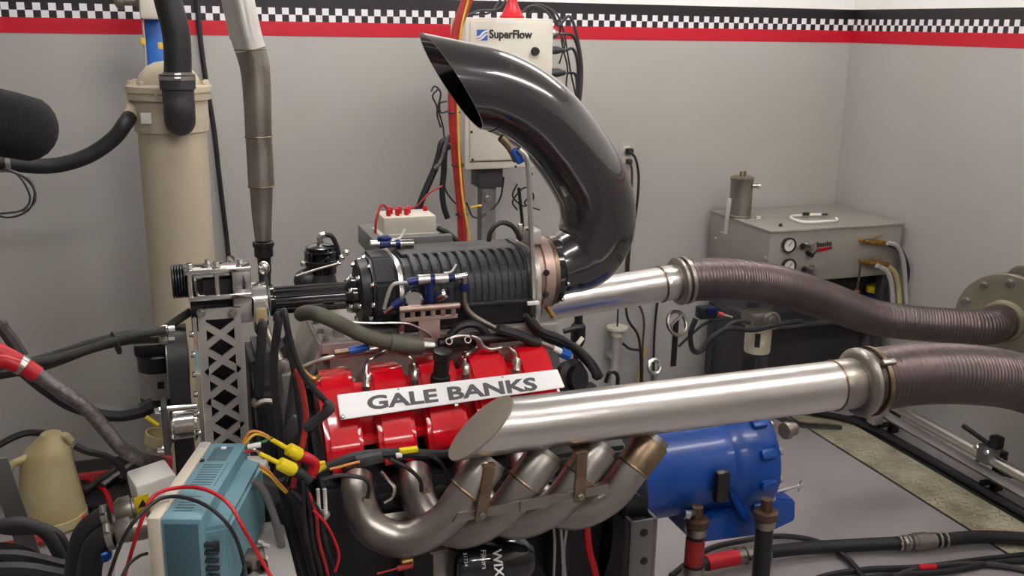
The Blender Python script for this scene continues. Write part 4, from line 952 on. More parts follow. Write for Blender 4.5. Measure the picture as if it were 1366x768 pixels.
one('metal_washer', 'thin metal ring lying beside the aluminium canister', 'ring', torus(atz(1013, 290, CZ1+.008), (0, 0, 1), .022, .003, 20, 6), 'zinc')
# fuel filter and its lines
ft = thing('fuel_filter', 'cream spin-on fuel filter under metal filter head', 'fuel filter')
FY_ = 3.36; p = at(1011, 452, FY_)
add('can', lathe((p.x, FY_, p.z-.06), (0, 0, 1), [(0, .04), (.006, .053), (.012, .055), (.115, .055), (.119, .05)], 26), 'filter_white', ft)
add('bottom_cap', lathe((p.x, FY_, p.z-.066), (0, 0, 1), [(0, .034), (.003, .048), (.010, .053)], 26), 'ink_black', ft)
add('emblem', box((p.x-.032, FY_-.045, p.z+.01), (.022, .003, .06), .001, rotm(0, 0, -.62)), 'ink_black', ft)
add('head', span(p.x-.062, p.x+.05, FY_-.05, FY_+.05, p.z+.06, p.z+.125, .008), 'steel_dull', ft)
hc = V((p.x+.022, FY_-.05, p.z+.095))
add('head_cap', lathe(hc, (.1, -1, .15), [(0, .038), (.014, .038), (.016, .030), (.012, .026), (.012, .018), (.02, .016)], 22), 'zinc', ft)
add('arm', span(p.x-.02, p.x+.02, FY_+.03, CY0+.17, p.z+.05, p.z+.085, .003), 'dark_grey', ft)
cable('fuel_line', 'dark hose looping below the fuel filter head', pts(FY_-.095, (1070, 428), (1040, 432), (1005, 440), (972, 438), (950, 450), (935, 468), (924, 466), (921, 445), (928, 425)), .011, 'rubber', 'hose')
cable('fuel_line', 'grey hose end pushed onto the fuel filter head', pts(FY_-.05, (968, 437), (978, 430), (992, 428), (1000, 430)), .009, 'rubber_grey', 'hose')
cable('fuel_line', 'thin dark hose running behind the hose loop', pts(FY_, (905, 462), (920, 448), (940, 432), (965, 425)), .006, 'rubber', 'hose')
vl = thing('solenoid_valve', 'small valve with blue and red fittings under far exhaust hose', 'valve')
p = at(942, 416, FY_)
add('body', box(p, (.08, .05, .05), .008), 'black_satin', vl)
add('blue_body', box(p+V((.012, -.02, .012)), (.05, .03, .03), .008), 'blue_fitting', vl)
add('red_cap', lathe(p+V((.045, -.02, -.005)), (1, -.4, -.2), [(0, .010), (.02, .010)], 12), 'red_fitting', vl)
add('stem', cyl(p+V((.05, -.025, -.005)), p+V((.10, -.04, -.02)), .006, seg=8), 'steel_dull', vl)
one('hanging_strap', 'dark flat strap hanging below the loose ring clamp', 'strap', box(at(900, 458, 3.4), (.026, .006, .20), .002), 'black_satin')

# ---- rails along the right wall
rl = thing('guard_rail', 'pair of horizontal metal rails along foot of right wall', 'rail')
add('upper_tube', cyl((2.85, 1.6, .13), (2.85, 3.35, .16), .022, seg=20), 'steel_brushed', rl)
add('lower_bar', sweep([V((2.87, 1.6, .055)), V((2.87, 3.35, .09))], .022, 4), 'light_grey', rl)
for y in (1.9, 2.62, 3.2): add('upright', span(2.90, 2.94, y-.015, y+.015, 0, .16, .002), 'black_satin', rl)
for y in (1.9, 2.62, 3.2): add('tie_arm', span(2.84, 2.91, y-.008, y+.008, .03, .05, .001), 'black_satin', rl)
ck = thing('tube_clamp', 'black swivel clamp with bolts gripping the upper rail', 'clamp')
p = atx(1318, 605, 2.85)
add('body', box((2.85, p.y, p.z), (.06, .06, .07), .008), 'mid_grey', ck)
add('knob_block', box((2.85, p.y-.03, p.z+.06), (.04, .04, .05), .006), 'black_satin', ck)
add('lever', cyl((2.83, p.y-.01, p.z+.05), (2.80, p.y+.09, p.z+.085), .009, seg=10), 'black_satin', ck)
for d_ in (-.02, .03): bolt(ck, (2.82, p.y+d_, p.z+.02), (-1, 0, .3), .009, .01, 'chrome')
cable('rail_cable', 'black cable looping below the tube clamp by the wall', [V((2.99, p.y-.3, .16)), V((3.0, p.y-.15, .15)), V((2.98, p.y, .05)), V((2.97, p.y+.1, .08)), V((2.98, p.y+.2, .012))], .008, 'rubber')
one('shade_strip', 'black rubber strip on the floor under the rails', 'mat', span(2.801, 2.895, 1.2, 3.4, 0, .008, .002), 'rubber')  # flat black strip added where the floor is shadowy beneath the rails
cable('duct_hose', 'dark hose lying on the black rubber strip beside tread plate', [V((2.826, 1.7, .023)), V((2.826, 2.4, .023)), V((2.828, 3.0, .023)), V((2.80, 3.3, .025)), V((2.65, 3.48, .026))], .014, 'rubber', 'hose')
bx_ = at(1150, 560, 3.2)
one('rail_shoe', 'small grey clamp shoe at far end of the lower rail', 'clamp', box((2.815, 3.2, .085), (.05, .05, .06), .006), 'alum_plate')

# ================================================================== FLOOR HOSES RIGHT
fh = thing('floor_hose', 'thick black hose on floor with silver couplings beside tread plate', 'hose')
q = [atz(925, 755, .05), atz(985, 742, .045), atz(1060, 732, .04), atz(1140, 727, .035), atz(1235, 722, .035), atz(1300, 716, .035), atz(1366, 718, .035), atz(1460, 724, .035), atz(1620, 715, .035)]
add('hose', tube(q, .022, 18), 'rubber', fh)
add('red_coupling', sweep(smooth([atz(942, 751, .05), atz(965, 746, .05), atz(983, 743, .048)], 4), .026, 20), 'red_fitting', fh, label='red hose coupling')
d = (q[2]-q[1]).normalized()
pc = atz(1000, 740, .045)
add('camlock', lathe(pc-d*.05, d, [(0, .028), (.012, .028), (.014, .024), (.03, .024), (.032, .03), (.06, .03), (.062, .024), (.10, .024), (.102, .028), (.118, .028)], 20), 'steel_dull', fh)
add('cam_lever', box(pc+V((0, -.03, .012)), (.05, .008, .014), .002, rotm(0, 0, .4)), 'copper_dirty', fh)
d = (q[5]-q[4]).normalized(); pc = atz(1225, 722, .036)
add('coupling', lathe(pc-d*.06, d, [(0, .025), (.010, .027), (.012, .022), (.03, .022), (.032, .027), (.045, .027), (.047, .03), (.09, .03), (.092, .025), (.11, .026), (.12, .026)], 20), 'steel_dull', fh)
for px in (1199, 1210, 1252, 1260): clamp(fh, atz(px, 725-(px-1199)*.08, .036), d, .0235, .009, 'zinc')
cable('floor_cable', 'thin black cable arching over the floor hose near red coupling', [atz(895, 768, .02), atz(940, 735, .02), atz(985, 722, .02), atz(1040, 715, .02), atz(1090, 722, .02), atz(1130, 745, .02), atz(1155, 775, .02)], .010, 'rubber')
for i, (A, cl) in enumerate((([(980, 830), (1080, 775), (1150, 760), (1230, 756), (1310, 746), (1400, 735), (1520, 715), (1640, 690)], 'rubber'), ([(960, 860), (1100, 785), (1180, 768), (1260, 762), (1330, 750), (1400, 745), (1530, 728), (1660, 700)], 'rubber'), ([(1190, 770), (1230, 757), (1290, 752), (1340, 755), (1400, 765), (1500, 760), (1640, 715)], 'rubber_grey'))):
    cable('floor_lead', ['black lead on the floor closest to the thick hose', 'black lead on the floor farthest from the thick hose', 'dark grey lead with red tape on the floor by the thick hose'][i], [atz(x, y, .012) for x, y in A], .010, cl, 'cable', 'leads on the floor by the thick hose')
one('red_tape_scrap', 'small red tape wrap around leads on the floor', 'tape', sweep([atz(1225, 757, .014), atz(1248, 756, .014)], .012, 10), 'red_plastic')
one('dyno_shaft', 'dark horizontal rod reaching from blue dynamometer towards the right', 'rod', tube([V((xB_+.014, YC+.05, at(1040, 563, YC).z)), V((xB_+.08, YC+.12, at(1040, 563, YC).z)), at(1060, 565, 2.4), at(1120, 570, 2.75)], .010, 8), 'black_satin')
one('dyno_coupling', 'round dull metal coupling behind the blue dynamometer', 'coupling', lathe(at(1046, 575, 2.2), (1, .2, 0), [(0, .024), (.012, .026), (.014, .02), (.04, .02)], 18), 'steel_dull')
# red cable and wires below the header
cable('battery_cable', 'bright red battery cable hanging behind the last header tube', pts(1.73, (785, 680), (783, 705), (786, 735), (793, 760), (800, 800)), .0085, 'red_plastic')
for i, A in enumerate(([(738, 700), (740, 730), (737, 800)], [(748, 705), (750, 735), (752, 800)], [(756, 705), (752, 740), (758, 800)])):
    cable('loom_wire', 'thin pale grey wire hanging under the header tubes, '+['bowing away from red cable', 'between its two neighbours', 'beside the red cable'][i], pts(1.72, *A), .003, 'light_grey', 'wire', 'wires hanging under the header', 6)
one('wire_loom', 'dark wiring loom hanging under the header tubes', 'cable', tube(pts(1.75, (745, 690), (748, 730), (742, 800)), .02, 10), 'rubber')
# spark lead / glow plug harness under valve cover
cable('injector_harness', 'black corrugated harness running along below the red valve cover', pts(1.66, (405, 640), (440, 622), (480, 608), (530, 604), (580, 606), (620, 604), (660, 600)), .010, 'rubber')
for i, A in enumerate(([(430, 640), (455, 634), (485, 638), (493, 650), (490, 664)], [(520, 612), (545, 625), (560, 640), (562, 655)], [(575, 608), (590, 620), (598, 640)])):
    cable('probe_lead', 'slim black probe lead curling down to the '+['first', 'second', 'third'][i]+' header tube', pts(1.60, *A), .004, 'rubber', 'wire', 'temperature probe leads', 6)
cable('steel_line', 'thin bent steel line beside the first header tube', pts(1.62, (508, 628), (518, 640), (526, 650), (524, 662), (512, 670)), .0035, 'chrome', 'pipe')
one('grey_connector', 'dark grey harness connector below the red valve cover', 'connector', box(at(492, 612, 1.64), (.05, .02, .02), .004, rotm(0, -.12, 0)), 'dark_grey')
one('yellow_marker', 'small yellow marker sleeve on the harness under name plate', 'marker', box(at(545, 600, 1.65), (.036, .012, .010), .002), 'yellow')
one('white_ferrule', 'tiny white ferrule on harness next to grey connector', 'ferrule', box(at(532, 607, 1.645), (.012, .01, .008), .002), 'white_plastic')
for px in (424, 433): one('white_rod', 'slim white plastic rod standing between harness and first header tube', 'rod', cyl(at(px, 652, 1.62), at(px+2, 690, 1.62), .0035, seg=8), 'white_plastic', 'white rods')
one('steel_washer_plate', 'small bright metal plate beneath the white rods', 'plate', lathe(at(430, 688, 1.62), (0, -.2, 1), [(0, .014), (.004, .014)], 16), 'zinc')
one('red_handle_tool', 'slim screwdriver with red and yellow grip lying under header', 'tool', join(cyl(at(503, 765, 1.55), at(530, 758, 1.55), .002, seg=6), cyl(at(530, 758, 1.55), at(550, 753, 1.55), .006, seg=10)), 'red_cable')
one('brass_union', 'short pale brass union under the first header tube', 'fitting', lathe(at(534, 750, 1.56), (1, 0, .05), [(0, .008), (.002, .011), (.022, .011), (.024, .008)], 10), 'brass')

# ================================================================== PLUMBING ON TOP OF THE ENGINE
oh = thing('coolant_hose', 'olive grey hose crossing the intake manifold to the valve cover', 'hose')
add('hose', tube(pts(1.84, (402, 419, 1.95), (409, 417, 1.90), (424, 419), (450, 430), (485, 447), (520, 457), (552, 461)), .0152, 16), 'olive_hose', oh)
add('sleeve', tube(pts(1.84, (520, 457), (545, 460), (563, 461)), .0185, 16), 'olive_hose', oh)
add('ferrule', sweep(pts(1.84, (561, 461), (577, 462)), .0165, 16), 'zinc', oh)
add('spout', sweep(pts(1.84, (577, 462), (580, 462.5)), .012, 12), 'black_satin', oh)
tv = thing('tee_fitting', 'white and blue tee fitting lying along the supercharger side', 'fitting')
TY = 1.90
def frag(nm, a, b_, r, m): add(nm, sweep(pts(TY, a, b_), r, 14), m, tv)
frag('steel_barrel', (557, 373), (574, 372), .0105, 'steel_bright'); frag('steel_barrel', (578, 372), (597, 371), .0105, 'steel_bright')
frag('blue_nut', (544, 377), (557, 374), .009, 'blue_fitting'); frag('blue_nut', (573, 372.5), (579, 372), .011, 'blue_fitting'); frag('blue_nut', (597, 371), (606, 370), .008, 'blue_fitting')
frag('steel_end', (605, 370), (623, 367), .0065, 'chrome')
add('inlet_line', tube(pts(TY, (543, 377), (528, 378), (521, 384), (517, 395), (512, 412)), .0042, 8), 'alum_plate', tv)
add('outlet_line', tube(pts(TY, (619, 370), (619, 385), (620, 405), (630, 420), (650, 432), (665, 440)), .0068, 12), 'steel_dull', tv)
add('blue_sleeve', sweep(pts(TY, (619, 378), (619, 388)), .0095, 14), 'blue_fitting', tv)
add('blue_body', sweep(pts(TY, (573, 375), (573, 402)), .010, 12), 'blue_fitting', tv)
add('chrome_dial', lathe(at(552, 399, TY+.01), (-.25, -1, .25), [(0, .02), (.012, .02), (.016, .016)], 22), 'chrome', tv)
add('chrome_elbow', lathe(at(585, 396, TY), (.6, -.6, .5), [(0, .010), (.02, .012), (.024, .008)], 12), 'chrome', tv)
add('blue_elbow', sweep(pts(TY, (536, 401), (524, 409)), .009, 12), 'blue_fitting', tv)
add('elbow_tip', sweep(pts(TY, (524, 409), (512, 417)), .004, 8), 'chrome', tv)
add('zip_tail', tube(pts(TY, (592, 364), (602, 362), (609, 352)), .0022, 6), 'white_plastic', tv)
add('upper_blue_fitting', sweep(pts(TY+.06, (566, 366), (590, 363)), .006, 10), 'blue_fitting', tv)
tb2 = thing('inline_fitting', 'white and blue inline fitting on top of supercharger front', 'fitting')
add('barrel', sweep(pts(2.06, (494, 325), (551, 324)), .0085, 14), 'chrome', tb2)
add('blue_nut', sweep(pts(2.06, (506, 325), (520, 324)), .011, 12), 'blue_fitting', tb2); add('blue_nut', sweep(pts(2.06, (527, 325), (533, 324)), .0105, 12), 'blue_fitting', tb2)
add('blue_cap', ball(at(513, 318, 2.06), .012, (1.4, 1, .7)), 'blue_fitting', tb2)
add('tail', tube(pts(2.06, (520, 319), (532, 318), (538, 310), (540, 305)), .0025, 6), 'white_plastic', tb2)
rk = thing('bracket_rack', 'pinkish silver slotted bracket beside the supercharger lower edge', 'bracket')
a, b_ = at(533, 413, 1.87), at(613, 407, 1.87); d = (b_-a).normalized()
add('top_bar', sweep([a, b_], .0065, 10), 'pink_alum', rk)
pl = []
for i in range(6):
    u = a+d*((b_-a).length*(.05+i*.17)); pl.append(box(u+V((0, .004, -.011)), (.010, .003, .022), .0005))
pl.append(box((a+b_)/2+V((0, .004, -.024)), ((b_-a).length*.95, .003, .009), .0005)); pl.append(box((a+b_)/2+V((0, .005, -.045)), (.045, .003, .045), .0005))
add('slotted_plate', join(*pl), 'pink_alum', rk)
cable('polished_line', 'long polished thin line along manifold top towards oil cap', pts(1.87, (470, 430), (500, 431), (540, 431), (560, 438), (574, 447), (579, 460)), .0024, 'zinc', 'pipe')
# injector pipes
INJ = [([(488, 514), (489, 487), (496, 478), (510, 471), (522, 465)], 'first from the blower drive'), ([(553, 505), (552, 486), (546, 476), (533, 470), (526, 462)], 'second from the blower drive'),
       ([(621, 497), (620, 480), (624, 472), (634, 465), (638, 456), (630, 449), (612, 448), (600, 452)], 'third from the blower drive'), ([(688, 492), (688, 476), (684, 467), (672, 463), (656, 466), (645, 462), (638, 452), (628, 448)], 'fourth from the blower drive')]
for A, w_ in INJ:
    t = thing('injector_pipe', 'silver bent injector pipe between red valve cover lobes, '+w_, 'fuel pipe', 'injector pipes')
    dy_ = -.014 if w_.startswith('fourth') else 0; Pp = pts(1.80, A[0]) + pts(1.83+dy_, *A[1:3]) + pts(1.86+dy_, *A[3:])
    add('pipe', tube(Pp, .0042, 10), 'zinc', t)
    add('nut', lathe(Pp[0]+V((0, -.004, -.004)), Pp[1]-Pp[0], [(0, .008), (.014, .008), (.016, .0095), (.026, .0095), (.028, .005)], 8), 'zinc', t)
    add('injector', lathe(Pp[0]+V((0, 0, -.040)), (0, 0, 1), [(0, .008), (.038, .008)], 12), 'steel_dull', t)
for px in (599, 624):
    p = at(px, 455 if px < 610 else 453, 1.85)
    one('ring_terminal', 'small chrome ring terminal behind the oil cap', 'terminal', torus(p, (0, -1, .5), .0065, .0018, 18, 6), 'chrome', 'chrome ring terminals')
one('fuel_rail', 'dark fuel rail block behind the red valve cover lobes', 'fuel rail', join(cyl(at(585, 458, 1.88), at(690, 448, 1.88), .011, seg=12), box(at(612, 455, 1.87), (.06, .02, .024), .004)), 'black_satin')
cable('rubber_loop', 'black rubber hose loop between manifold and red valve cover', pts(1.89, (600, 448), (612, 436), (628, 432), (642, 437), (650, 450), (648, 460)), .009, 'rubber', 'hose')
cable('black_sleeve_hose', 'black sleeved hose crossing behind the last red lobe', pts(1.86, (664, 438), (690, 446), (706, 453), (720, 457)), .011, 'rubber', 'hose')
sf = thing('capped_line', 'short steel line with blue end cap beside the last red lobe', 'fuel pipe')
add('line', sweep(pts(1.86, (720, 456), (740, 465)), .006, 10), 'steel_dull', sf); add('sleeve', sweep(pts(1.86, (738, 464), (748, 469)), .007, 10), 'white_plastic', sf); add('cap', sweep(pts(1.86, (748, 469), (759, 474)), .0115, 8), 'blue_bright', sf)
cable('wiring_harness', 'black harness arching down behind the name plate to the slash-cut pipe', pts(1.90, (705, 425), (722, 445), (745, 455), (768, 466), (788, 485), (799, 503)), .012, 'rubber')
cable('wiring_harness', 'slim black harness beside the white zip tie behind the name plate', pts(1.87, (700, 420), (720, 440), (750, 452), (775, 470), (790, 492), (794, 503)), .007, 'rubber')
one('zip_tie', 'white zip tie sticking up from the rear harness', 'zip tie', join(box(at(771, 458, 1.96), (.010, .005, .036), .001, rotm(0, .7, 0)), box(at(763, 463, 1.96), (.014, .008, .008), .001)), 'white_plastic')
cable('grey_wire_stay', 'thin light grey wire slanting below the white zip tie', pts(2.0, (776, 473), (768, 490), (762, 512)), .003, 'light_grey', 'wire')
cable('adapter_lead', 'thin black lead dropping from inlet adapter behind white tag', pts(1.92, (708, 405), (707, 425), (712, 440), (722, 452)), .005, 'rubber', 'wire')
cable('throttle_cable', 'black throttle cable arching over the inlet adapter', pts(YC-.02, (652, 322), (655, 308), (668, 297), (684, 302), (695, 320)), .0055, 'rubber')
cable('throttle_lead', 'thin black lead rising from inlet adapter towards control box', pts(YC+.05, (696, 318), (697, 300), (694, 270), (692, 250)), .004, 'rubber', 'wire')
one('coil_pack', 'black lumpy coolant pipe flange behind end of name plate', 'flange', lathe(at(756, 505, 1.89), (.5, -1, .3), [(0, .04), (.02, .045), (.025, .03), (.04, .028)], 20), 'black_satin')
one('red_strap', 'little red strap below the far exhaust pipe', 'strap', join(cyl(at(724, 420, 2.4), at(733, 426, 2.4), .005, seg=8), cyl(at(733, 426, 2.4), at(734, 416, 2.4), .005, seg=8)), 'red_plastic')
cable('loop_line', 'dark metal loop behind the slash-cut pipe near the lifting eye', pts(1.95, (808, 510), (812, 498), (819, 496), (824, 503), (823, 520)), .005, 'black_satin', 'cable')
# fuel reservoir canister
rv = thing('vacuum_canister', 'black round canister with chrome elbow behind the snout', 'canister')
CY_ = 2.24; p = at(428, 352, CY_)
add('can', lathe((p.x, CY_, p.z-.02), (0, 0, 1), [(0, .036), (.02, .036), (.022, .040), (.03, .040), (.032, .037), (.052, .038), (.054, .034), (.062, .034), (.066, .026), (.070, .012)], 30), 'black_gloss', rv)
add('band', lathe((p.x, CY_, p.z+.003), (0, 0, 1), [(0, .039), (0, .042), (.008, .042), (.008, .039)], 30, False), 'black_satin', rv)
add('band_screw', box((p.x-.042, CY_-.01, p.z+.006), (.012, .02, .012), .003), 'zinc', rv)
add('elbow', tube([V((p.x, CY_, p.z+.05)), V((p.x, CY_, p.z+.066)), V((p.x+.012, CY_, p.z+.07))], .008, 10), 'chrome', rv)
add('hose', tube([V((p.x+.012, CY_, p.z+.07)), V((p.x+.028, CY_, p.z+.064)), V((p.x+.038, CY_, p.z+.04)), V((p.x+.044, CY_, p.z+.01))], .006, 10), 'rubber', rv)
add('base', lathe((p.x-.005, CY_, 1.04), (0, 0, 1), [(0, .05), (.03, .05), (p.z-1.06, .036)], 24), 'black_cast', rv)
add('side_body', ball((p.x-.035, CY_-.01, p.z-.035), .028, (1.1, 1, 1)), 'black_cast', rv)
add('cross_link', tube(pts(CY_-.06, (395, 368), (420, 360), (452, 351)), .0025, 8), 'steel_dull', rv)
for px, py in ((456, 344), (462, 337), (452, 352)): add('link_fitting', ball(at(px, py, CY_-.05), .008), 'chrome', rv)
cable('fuel_supply_line', 'steel fuel line with blue joint along front of manifold', pts(1.87, (403, 490), (430, 479), (470, 472), (520, 462)), .0045, 'steel_dull', 'pipe')
one('blue_joint', 'anodised blue hose joint in front of the intake manifold', 'fitting', sweep(pts(1.85, (466, 468), (480, 465), (492, 462)), .008, 12), 'blue_bright')
one('red_joint', 'short reddish hose joint beside the blue joint', 'fitting', sweep(pts(1.855, (446, 471), (466, 468)), .007, 12), 'steel_heat')
# dark front-of-engine bits between lattice and valve cover
for i, (A, r, mt, lb) in enumerate((
        ([(372, 425), (366, 470), (366, 510), (372, 560), (380, 640)], .008, 'rubber', 'thick black cable dropping beside the lattice plate'),
        ([(385, 455), (392, 490), (398, 530), (404, 580), (408, 640)], .007, 'rubber', 'black cable dropping in front of the red valve cover end'),
        ([(398, 500), (405, 530), (408, 560), (402, 600), (390, 650)], .006, 'red_cable', 'thin dark red wire at the front of the red valve cover'),
        ([(380, 420), (386, 450), (395, 480), (405, 500), (420, 520), (440, 540)], .006, 'rubber', 'slim black hose slanting under the manifold front'),
        ([(440, 545), (428, 556), (414, 566), (406, 572)], .009, 'rubber', 'black hose curving round red valve cover corner'),
        ([(405, 495), (418, 505), (428, 500)], .005, 'brass', 'short brass pipe at front of the red valve cover'),
        ([(340, 540), (352, 535), (366, 536)], .006, 'steel_dull', 'short steel stay beside the lattice plate'),
        ([(350, 440), (345, 520), (350, 560), (356, 620)], .010, 'rubber', 'thick black hose close behind the lattice plate'))):
    q0 = pts([1.69, 1.665, 1.605, 1.58, 1.545, 1.69, 1.80, 1.83][i], *A); cable('engine_line', lb, [q0[0]+V((0, .035, -.012)), q0[0]+V((0, .014, .003))]+q0, r*.93, mt, 'hose')
one('grey_wire_connector', 'long dark grey connector body above the yellow clips', 'connector', box(at(388, 575, 1.72), (.022, .02, .06), .003, rotm(0, .55, 0)), 'dark_grey')
one('grey_sleeve', 'dark grey sleeve hanging between lattice plate and valve cover', 'sleeve', sweep(pts(1.78, (396, 500), (392, 530), (388, 560)), .012, 10), 'dark_grey')
for px, py in ((405, 504), (412, 515), (428, 560), (390, 520)): one('chrome_fitting', 'small bright metal fitting among dark lines by valve cover', 'fitting', ball(at(px, py, 1.80), .005), 'chrome', 'bright fittings by the valve cover')

# ================================================================== LEFT: BRAIDED HOSES, FILTER, JUG
for i, A in enumerate(([(-420, 560), (-200, 525), (-60, 500), (0, 490), (60, 477), (120, 458), (170, 445), (215, 440), (235, 428), (255, 415)], [(-420, 568), (-200, 533), (-60, 508), (0, 500), (60, 488), (120, 466), (165, 455), (205, 452), (222, 454)], [(-420, 552), (-200, 518), (-60, 496), (0, 485), (55, 482), (110, 468), (160, 452), (200, 443), (222, 440)])):
    cable('braided_line', ['olive braided hose rising to the blower drive', 'lower olive braided hose into the belt end fitting', 'middle olive braided hose into the belt end fitting'][i], pts([2.025, 1.998, 1.971][i], *A), .0085, 'olive_dark', 'hose', None, 10)
for px, py in ((155, 457), (30, 492)): one('hose_tie', 'black cable tie around the olive braided hoses, '+('beside the drive belt' if px > 100 else 'beside the red hose end'), 'cable tie', torus(at(px, py, 1.985), (1, .2, .2), .02, .005, 18, 6), 'rubber', 'ties on the braided hoses')
en = thing('hose_end', 'zinc hose end fittings where braided hoses meet the belt drive', 'fitting')
for py in (441, 453): add('nut', lathe(at(212, py, 1.985), (1, 0, 0), [(0, .008), (.006, .0105), (.016, .0105), (.018, .008), (.03, .008)], 8), 'zinc', en)
br = thing('braided_steel_hose', 'silver braided steel hose with red end fittings', 'hose')
bq = pts(1.85, (-60, 440), (15, 478), (50, 500), (80, 520), (110, 540), (140, 572), (165, 600), (195, 614, 1.91), (222, 618, 1.94))
add('hose', tube(bq[2:], .0135, 16), 'braid', br)
add('red_end', sweep(smooth(bq[:3], 4), .016, 14), 'red_plastic', br); add('red_end', sweep(pts(1.94, (213, 618), (230, 617)), .0165, 14), 'red_plastic', br)
add('feed_hose', tube(pts(1.85, (-420, 300), (-250, 360), (-120, 412), (-58, 441)), .0135, 14), 'braid', br)
add('collar', lathe(at(24, 484, 1.845), bq[2]-bq[1], [(0, .018), (.012, .018)], 14), 'zinc', br)
add('red_branch', sweep(pts(1.83, (-60, 478), (-20, 480), (8, 482), (25, 488)), .013, 12), 'red_plastic', br)
cable('sagging_hose', 'black hose sagging under the braided hoses to the engine front', pts(2.05, (30, 490), (60, 515), (100, 540), (150, 552), (185, 548), (204, 540)), .017, 'rubber', 'hose')
cable('dark_strut', 'dark slanted bar above the red hose end', pts(1.9, (-200, 330), (-20, 420), (5, 440), (30, 475)), .012, 'dark_grey', 'bar')
al = thing('coolant_filter', 'dark spin-on filter with grey label behind the drive belt', 'filter')
p = at(212, 505, 2.17)
add('can', lathe((p.x, 2.17, p.z-.06), (0, 0, 1), [(0, .03), (.006, .04), (.012, .042), (.12, .042), (.124, .036)], 26), 'black_satin', al)
add('label', lathe((p.x, 2.17, p.z-.035), (0, 0, 1), [(0, .042), (0, .0428), (.06, .0428), (.06, .042)], 26, False), 'light_grey', al)
add('head', span(p.x-.045, p.x+.045, 2.14, 2.20, p.z+.062, p.z+.09, .006), 'black_satin', al)
add('emblem', box((p.x+.004, 2.17-.043, p.z+.0), (.014, .002, .016), .0005), 'ink_black', al)
cc = thing('clear_cup', 'pale plastic cup with yellow stem below the coolant filter', 'cup')
p = at(208, 578, 2.0)
add('cup', lathe(p+V((0, 0, -.03)), (.3, 0, 1), [(0, .02), (.008, .028), (.03, .03), (.03, .027), (.01, .024)], 18, False), 'jug_plastic', cc)
add('yellow_stem', cyl(at(195, 556, 1.98), at(211, 567, 1.98), .0045, seg=8), 'yellow', cc)
one('white_rag', 'crumpled pale grey hose sleeve beneath clear cup', 'sleeve', tube(pts(2.0, (205, 595), (214, 606), (222, 615)), .018, 10), 'light_grey')
# jug on floor
jg = thing('jug', 'translucent yellowish plastic jug with handle on the floor', 'jug')
pj = atz(68, 716, .0); jx, jy = pj.x, pj.y+.10
S_ = (pj-CAM).dot(_F)/FPX
hh = .335
ringp = [(0, .105, .105), (.012, .112, .11), (.06, .108, .106), (.15, .096, .095), (.22, .086, .086), (.265, .080, .080), (.285, .070, .072), (.30, .056, .060), (.325, .038, .040), (hh, .032, .034)]
vs, fs = [], []; sg_ = 28
for t_, rx, ry in ringp:
    sh = max(0, t_-.25)*.35
    for k in range(sg_):
        a = 2*math.pi*k/sg_; vs.append(V((jx+sh*.8+rx*math.cos(a), jy+ry*math.sin(a), t_)))
for j in range(len(ringp)-1):
    for k in range(sg_): fs.append((j*sg_+k, j*sg_+(k+1) % sg_, (j+1)*sg_+(k+1) % sg_, (j+1)*sg_+k))
fs.append(tuple(range(sg_))); fs.append(tuple(range((len(ringp)-1)*sg_, len(ringp)*sg_)))
add('body', (vs, fs), 'jug_plastic', jg)
add('handle', tube([V((jx-.05, jy-.03, .27)), V((jx-.10, jy-.05, .255)), V((jx-.125, jy-.05, .19)), V((jx-.12, jy-.05, .12)), V((jx-.09, jy-.04, .085))], .013, 12), 'jug_plastic', jg)
add('spout', tube([V((jx+.03, jy, .30)), V((jx+.065, jy-.01, .325)), V((jx+.085, jy-.01, .30))], .014, 12), 'jug_plastic', jg)
add('base_band', lathe((jx, jy, .012), (0, 0, 1), [(0, .112), (.002, .114), (.03, .112), (.032, .108)], 28, False), 'jug_plastic', jg)
cable('jug_hose', 'black hose leaving the jug spout towards the floor', [V((jx+.094, jy-.01, .283)), V((jx+.13, jy-.02, .262)), V((jx+.21, jy-.02, .22)), V((jx+.28, jy-.02, .10)), V((jx+.34, jy-.02, .02))], .012, 'rubber', 'hose')
cable('jug_hose', 'black hose bowing away behind the jug handle', [V((jx+.0, jy+.09, .30)), V((jx-.07, jy+.06, .32)), V((jx-.15, jy+.02, .30)), V((jx-.2, jy, .27)), V((jx-.26, jy, .1)), V((jx-.3, jy, .02))], .012, 'rubber', 'hose')
ab = one('angle_bar', 'grey steel angle bar leaning in front of the jug', 'bar', prism([(0, 0), (.045, 0), (.045, .006), (.006, .006), (.006, .045), (0, .045)], at(0, 612, 2.35)+V((-.03, 0, 0)), (1, 0, 0), (0, 1, 0), at(62, 790, 2.35)-at(0, 612, 2.35), 0), 'mid_grey')
for i, (A, r, c_, lb) in enumerate((
        ([(-30, 670), (20, 660), (50, 650), (90, 640), (150, 632)], .02, 'red_cable', 'fat red hose on the floor behind the jug'),
        ([(95, 635), (120, 640), (140, 655), (150, 680)], .010, 'red_plastic', 'thin red lead looping on the floor beside the jug'),
        ([(-40, 735), (5, 730), (40, 722), (75, 712)], .02, 'red_cable', 'dark red hose in front of the jug base'),
        ([(105, 665), (112, 690), (120, 705)], .010, 'red_plastic', 'short red lead beside the jug'))):
    cable('floor_red_hose', lb, [atz(x, y, .03) for x, y in A], r, c_, 'hose')
pal = thing('floor_tray', 'dark drip tray with tools on the floor behind jug', 'tray')
a, b_ = atz(110, 640, .0), atz(190, 625, .0)
add('tray', span(a.x-.1, b_.x+.25, a.y-.3, a.y+.12, 0, .03, .004), 'black_satin', pal)
for i in range(5): add('tool', cyl(V((a.x+.02+i*.06, a.y-.2+i*.03, .045)), V((a.x+.14+i*.05, a.y-.02+i*.01, .05)), .012, seg=10), ['dark_grey', 'zinc', 'rubber', 'steel_dull', 'mid_grey'][i], pal)
